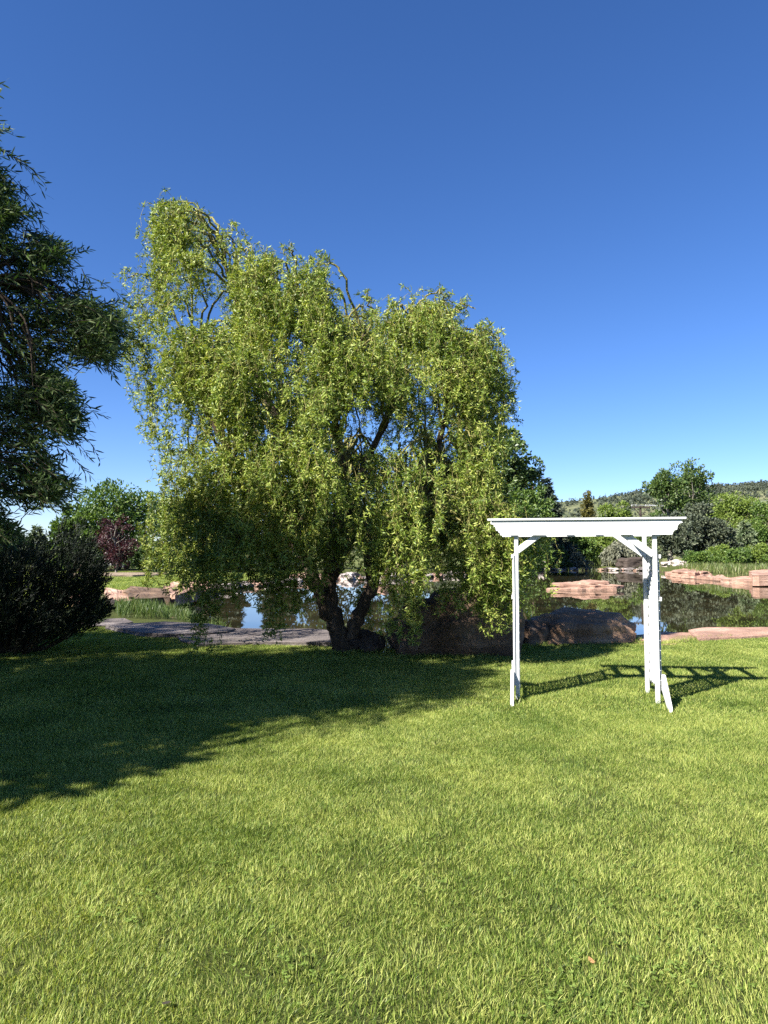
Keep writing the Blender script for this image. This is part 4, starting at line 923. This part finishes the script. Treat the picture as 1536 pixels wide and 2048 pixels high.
def grass_field(name, label, protos, pts, scales, mat):
    pc = bpy.data.collections.new(name + '_patches')
    for p in protos: pc.objects.link(p)
    me = bpy.data.meshes.new(name); me.vertices.add(len(pts)); me.vertices.foreach_set('co', np.asarray(pts, dtype=np.float32).ravel())
    for an, ty, dat in (('rotz', 'FLOAT', rng.uniform(-1.7, 1.7, len(pts))), ('scl', 'FLOAT', scales), ('pick', 'INT', rng.integers(0, len(protos), len(pts)))):
        at = me.attributes.new(an, ty, 'POINT'); at.data.foreach_set('value', np.asarray(dat, dtype=np.int32 if ty == 'INT' else np.float32))
    me.materials.append(mat)
    o = bpy.data.objects.new(name, me); COL.objects.link(o)
    ng = bpy.data.node_groups.new(name, 'GeometryNodeTree')
    ng.interface.new_socket('Geometry', in_out='INPUT', socket_type='NodeSocketGeometry'); ng.interface.new_socket('Geometry', in_out='OUTPUT', socket_type='NodeSocketGeometry')
    gi = ng.nodes.new('NodeGroupInput'); go = ng.nodes.new('NodeGroupOutput'); ip = ng.nodes.new('GeometryNodeInstanceOnPoints'); ci = ng.nodes.new('GeometryNodeCollectionInfo')
    ci.inputs['Collection'].default_value = pc; ci.inputs['Separate Children'].default_value = True; ci.inputs['Reset Children'].default_value = True
    ip.inputs['Pick Instance'].default_value = True
    def attr(nm, dt): a = ng.nodes.new('GeometryNodeInputNamedAttribute'); a.data_type = dt; a.inputs['Name'].default_value = nm; return a.outputs['Attribute']
    cx_ = ng.nodes.new('ShaderNodeCombineXYZ'); ng.links.new(attr('rotz', 'FLOAT'), cx_.inputs[2])
    cs_ = ng.nodes.new('ShaderNodeCombineXYZ'); s_ = attr('scl', 'FLOAT')
    for k in range(3): ng.links.new(s_, cs_.inputs[k])
    ng.links.new(gi.outputs[0], ip.inputs['Points']); ng.links.new(ci.outputs[0], ip.inputs['Instance']); ng.links.new(attr('pick', 'INT'), ip.inputs['Instance Index'])
    ng.links.new(cx_.outputs[0], ip.inputs['Rotation']); ng.links.new(cs_.outputs[0], ip.inputs['Scale']); ng.links.new(ip.outputs[0], go.inputs[0])
    md = o.modifiers.new('scatter', 'NODES'); md.node_group = ng
    return tag(o, label, 'grass', kind='stuff')
def scatter(x0, x1, y0, y1, st, edge):
    X, Y = np.meshgrid(np.arange(x0, x1, st), np.arange(y0, y1, st)); X[1::2] += st / 2
    X = X.ravel() + rng.uniform(-.35, .35, X.size) * st; Y = Y.ravel() + rng.uniform(-.35, .35, Y.size) * st
    k = pond_sd(X, Y) < -edge; X, Y = X[k], Y[k]
    return np.stack([X, Y, hgt(X, Y)], 1)
fine = [blade_patch('grass_patch', 3100, .42, .012, .042, .0029, 200 + i) for i in range(6)]
pts = scatter(-6, 6, .8, 7.0, .34, .3)
grass_field('lawn_grass', 'short green lawn with yellowish patches in the foreground', fine, pts, rng.uniform(.85, 1.2, len(pts)), GRASS)
mid = [blade_patch('grass_patch', 2000, .55, .014, .046, .0047, 220 + i, seg=2) for i in range(5)]
A = scatter(-13, 13, 6.9, 17, .42, .25)
B = scatter(-13, -6, .8, 6.9, .42, .3); C = scatter(6, 13, .8, 6.9, .42, .3); pts = np.concatenate([A, B, C])
# the lawn ends at the stone edging
e = np.array([[G(px, py, 0)[0], G(px, py, 0)[1]] for px, py in ((-400, 1262), (150, 1252), (250, 1256), (350, 1272), (400, 1290), (520, 1285), (640, 1288), (700, 1300), (980, 1296), (1070, 1290), (1280, 1292), (1400, 1280), (1480, 1272), (1560, 1268), (1900, 1262))])
lim = np.interp(pts[:, 0] / pts[:, 1], e[:, 0] / e[:, 1], e[:, 1]); pts = pts[pts[:, 1] < lim + .15]
grass_field('lawn_grass', 'short green lawn running back to the stones at the pond', mid, pts, rng.uniform(.85, 1.15, len(pts)), GRASS)
coarse = [blade_patch('grass_patch', 500, 1.0, .05, .11, .016, 240 + i, seg=2) for i in range(4)]
pts = scatter(-38, 2, 21, 60, 1.0, .8); pts = pts[(pts[:, 0] / pts[:, 1] < -.12)]
pm = np.hypot(pts[:, 0] - mp[0], pts[:, 1] - mp[1]); pts = pts[pm > 3.4]
grass_field('lawn_grass', 'sunny lawn beyond the pond below the purple tree', coarse, pts, rng.uniform(.8, 1.2, len(pts)), GRASS)

def blades(name, label, cat, pts, h0, h1, w, mat, lean=.25, per=1):
    n = len(pts); g = Geo(); d = rng.normal(0, lean, (n, 3)); d[:, 2] = 1
    leaves6(g, pts, d, rng.uniform(h0, h1, n), w, .35, N=rng.normal(size=(n, 3)) * np.array([1, 1, .05]))
    return tag(g.build(name, mat), label, cat, kind='stuff')
# marsh grass between the juniper and the water
q = []
while len(q) < 5200:
    px, py = rng.uniform(185, 455), rng.uniform(1203, 1262); p = G(px, py, -.15)
    if py > 1247 + (px - 200) * .02 and px > 210: continue
    if px > 380 and py < 1225 + (px - 380) * .3: continue
    if mnoise.noise(Vector((px * .03, py * .08, 1))) < -.15: continue
    q.append([p[0], p[1], min(gz(p[0], p[1]), 0) if gz(p[0], p[1]) > -.5 else -.4])
blades('marsh_grass', 'green marsh grass between the grey flagstone and the water', 'marsh grass', np.array(q), .18, .5, .012, MARSH)
q = []
while len(q) < 6500:
    px, py = rng.uniform(1315, 1600), rng.uniform(1136, 1151); p = G(px, py, .05)
    if pond_sd(p[0], p[1]) > -.8 and rng.random() < .85: continue
    if mnoise.noise(Vector((px * .04, py * .2, 5))) < -.2: continue
    q.append([p[0], p[1], gz(p[0], p[1])])
blades('reeds', 'tall green reeds on the far right bank behind the pink rocks', 'reeds', np.array(q), .25, .85, .05, REED, .12)
q = []
while len(q) < 2600:
    px, py = rng.uniform(1040, 1335), rng.uniform(1132, 1139); p = G(px, py, -.2)
    if mnoise.noise(Vector((px * .05, 1, 5))) < -.05: continue
    q.append([p[0], p[1], gz(p[0], p[1])])
blades('shore_grass', 'thin tall grass along the far waterline behind the arbor', 'reeds', np.array(q), .4, 1.3, .05, REED, .15)
CLOVER = leafmat('clover_leaf', [(.07, .12, .022), (.15, .22, .04), (.24, .32, .08)], .35, .6, 2, spec=.2)
P = []
for cx_, cy_, n, sp in ((1380, 1900, 60, 110), (1180, 1990, 40, 90), (560, 1960, 30, 80), (1300, 1760, 40, 90), (480, 1720, 34, 70), (250, 1830, 26, 60), (900, 1800, 30, 80)):
    for k in range(n // 2):
        c = G(cx_ + rng.normal(0, sp), cy_ + rng.normal(0, sp * .5), .03); c[2] = gz(c[0], c[1]) + rng.uniform(.026, .038)
        for q in range(int(rng.integers(1, 4))):
            b = c + rng.normal(0, .018, 3) * np.array([1, 1, .1]); a0 = rng.uniform(0, 6.28)
            for t in range(3): P.append((*b, a0 + t * 2.094))
P = np.array(P); dd = np.stack([np.cos(P[:, 3]), np.sin(P[:, 3]), rng.uniform(-.1, .3, len(P))], 1)
g = Geo(); leaves4(g, P[:, :3], dd, rng.uniform(.010, .016, len(P)), rng.uniform(.010, .014, len(P)), .1, N=np.tile([0, 0, 1.0], (len(P), 1)))
tag(g.build('clover', CLOVER), 'small dark clover leaves scattered through the foreground lawn', 'clover', kind='stuff')
q = []
def ring(cx_, cy_, a, b, n, rot=0):
    for k in range(n):
        t = rng.uniform(3.0, 6.5); rr = 1 + rng.normal(0, .05); x, y = a * rr * math.cos(t), b * rr * math.sin(t)
        x, y = cx_ + x * math.cos(rot) - y * math.sin(rot), cy_ + x * math.sin(rot) + y * math.cos(rot); q.append([x, y, gz(x, y)])
ring(1.28, 12.25, 1.22, .95, 1300, .1); ring(3.72, 13.5, 1.08, .78, 900, -.12); ring(2.6, 13.0, .42, .42, 300); ring(-.3, 12.05, .36, .3, 260); ring(-.75, 12.0, .42, .4, 400); ring(4.78, 12.75, .24, .18, 120)
for pl in (((255, 1262), (290, 1268), (385, 1270), (455, 1264)), ((352, 1270), (365, 1283), (400, 1290), (520, 1285), (660, 1286)), ((1272, 1287), (1300, 1293), (1350, 1290), (1400, 1281)), ((1400, 1281), (1470, 1278), (1560, 1272))):
    for a, b in zip(pl[:-1], pl[1:]):
        for k in range(260):
            t = rng.random(); p = G(a[0] + (b[0] - a[0]) * t, a[1] + (b[1] - a[1]) * t + rng.normal(0, .7)); q.append([p[0], p[1], gz(p[0], p[1])])
for u in (0, SPAN):
    for v in (-.4, -.2, 0, DEP, DEP + .3):
        for k in range(26): p = L2W(u + rng.normal(0, .05), v + rng.normal(0, .06), 0); q.append([p[0], p[1], gz(p[0], p[1])])
blades('grass_fringe', 'longer uncut grass fringing the boulders, flagstones and arbor feet', 'grass', np.array(q), .04, .10, .0055, GRASS, .35)
# floating leaves on the pond, left of the willow trunk
g = Geo(); P = []
for cxp, cyp, n, sx in ((450, 1206, 26, 22), (428, 1222, 40, 20), (410, 1236, 60, 26), (462, 1238, 36, 18), (480, 1220, 16, 20), (440, 1246, 30, 20), (880, 1185, 16, 40)):
    for k in range(n):
        c = G(cxp + rng.normal(0, sx * .6), cyp + rng.normal(0, 1.6), -.35); P.append([c[0], c[1], -.343])
P = np.array(P); dd = rng.normal(size=(len(P), 3)); dd[:, 2] = 0
leaves4(g, P, dd, rng.uniform(.05, .12, len(P)), rng.uniform(.02, .05, len(P)), .02, N=np.tile([0, 0, 1.0], (len(P), 1)))
tag(g.build('floating_leaves', GREYBUSH), 'pale willow leaves floating on the brown water left of the trunk', 'leaves', kind='stuff')
# single fallen leaves on the lawn
FALL = m_plain('fallen_leaf', (.42, .22, .10), .6); FALP = m_plain('pale_leaf', (.5, .55, .25), .6); FALD = m_plain('dark_leaf_litter', (.03, .025, .015), .7)
for (px, py, s, mt, lb) in ((1190, 1927, .035, FALL, 'tiny orange fallen leaf in the right foreground of the lawn'), (1461, 1703, .05, FALP, 'pale green fallen leaf near the right edge of the lawn'), (322, 2006, .03, FALD, 'dark fallen leaf at the bottom left of the lawn')):
    p = G(px, py, .045); g = Geo()
    d = unit(rng.normal(size=(1, 3)) * np.array([1, 1, .2])); leaves6(g, p[None], d, np.array([s * 1.3]), np.array([s * .6]), .5, N=np.array([[0, 0, 1.0]]))
    tag(g.build('fallen_leaf', mt, origin=p), lb, 'leaf')

# ---------------------------------------------------------------- light, sky, camera
SUN_EL, TO_SUN = R(40), np.array([-.757, -.653])         # sun low-ish, behind the photographer's left shoulder
sd = bpy.data.lights.new('sun', 'SUN'); sd.energy = 5.0; sd.angle = R(.53); sd.color = (1, .95, .87)
so = bpy.data.objects.new('sun', sd); COL.objects.link(so)
dv = Vector((TO_SUN[0] * math.cos(SUN_EL), TO_SUN[1] * math.cos(SUN_EL), math.sin(SUN_EL)))
so.rotation_euler = dv.to_track_quat('Z', 'Y').to_euler(); so.location = dv * 50
w = bpy.data.worlds.new('World'); scene.world = w; w.use_nodes = True; nt = w.node_tree; nt.nodes.clear()
sk = nt.nodes.new('ShaderNodeTexSky'); sk.sky_type = 'NISHITA'; sk.sun_disc = False; sk.sun_elevation = SUN_EL; sk.sun_rotation = math.atan2(TO_SUN[0], TO_SUN[1])
sk.altitude = 1600; sk.air_density = 1.0; sk.dust_density = .3; sk.ozone_density = 2.5
bg = nt.nodes.new('ShaderNodeBackground'); bg.inputs[1].default_value = .051; wo_ = nt.nodes.new('ShaderNodeOutputWorld')
hs = nt.nodes.new('ShaderNodeHueSaturation'); hs.inputs['Saturation'].default_value = 1.2; nt.links.new(sk.outputs[0], hs.inputs['Color']); nt.links.new(mix(nt, 1.0, hs.outputs[0], (.93, .96, 1.20), 'MULTIPLY'), bg.inputs[0]); nt.links.new(bg.outputs[0], wo_.inputs[0])
cd = bpy.data.cameras.new('camera'); co = bpy.data.objects.new('camera', cd); COL.objects.link(co)
cd.sensor_fit = 'VERTICAL'; cd.sensor_height = 36; cd.lens = F / 2048 * 36; cd.clip_start = .05; cd.clip_end = 6000
co.location = (0, 0, EYE); co.rotation_euler = (math.pi / 2 + PITCH, 0, 0); scene.camera = co
scene.view_settings.view_transform = 'Standard'; scene.view_settings.look = 'None'; scene.view_settings.gamma = 1; scene.view_settings.exposure = 1.68
scene.render.engine = 'CYCLES'
cy = scene.cycles; cy.max_bounces = 6; cy.diffuse_bounces = 3; cy.glossy_bounces = 3; cy.transmission_bounces = 3; cy.transparent_max_bounces = 4; cy.caustics_reflective = False; cy.caustics_refractive = False
cy.use_denoising = False
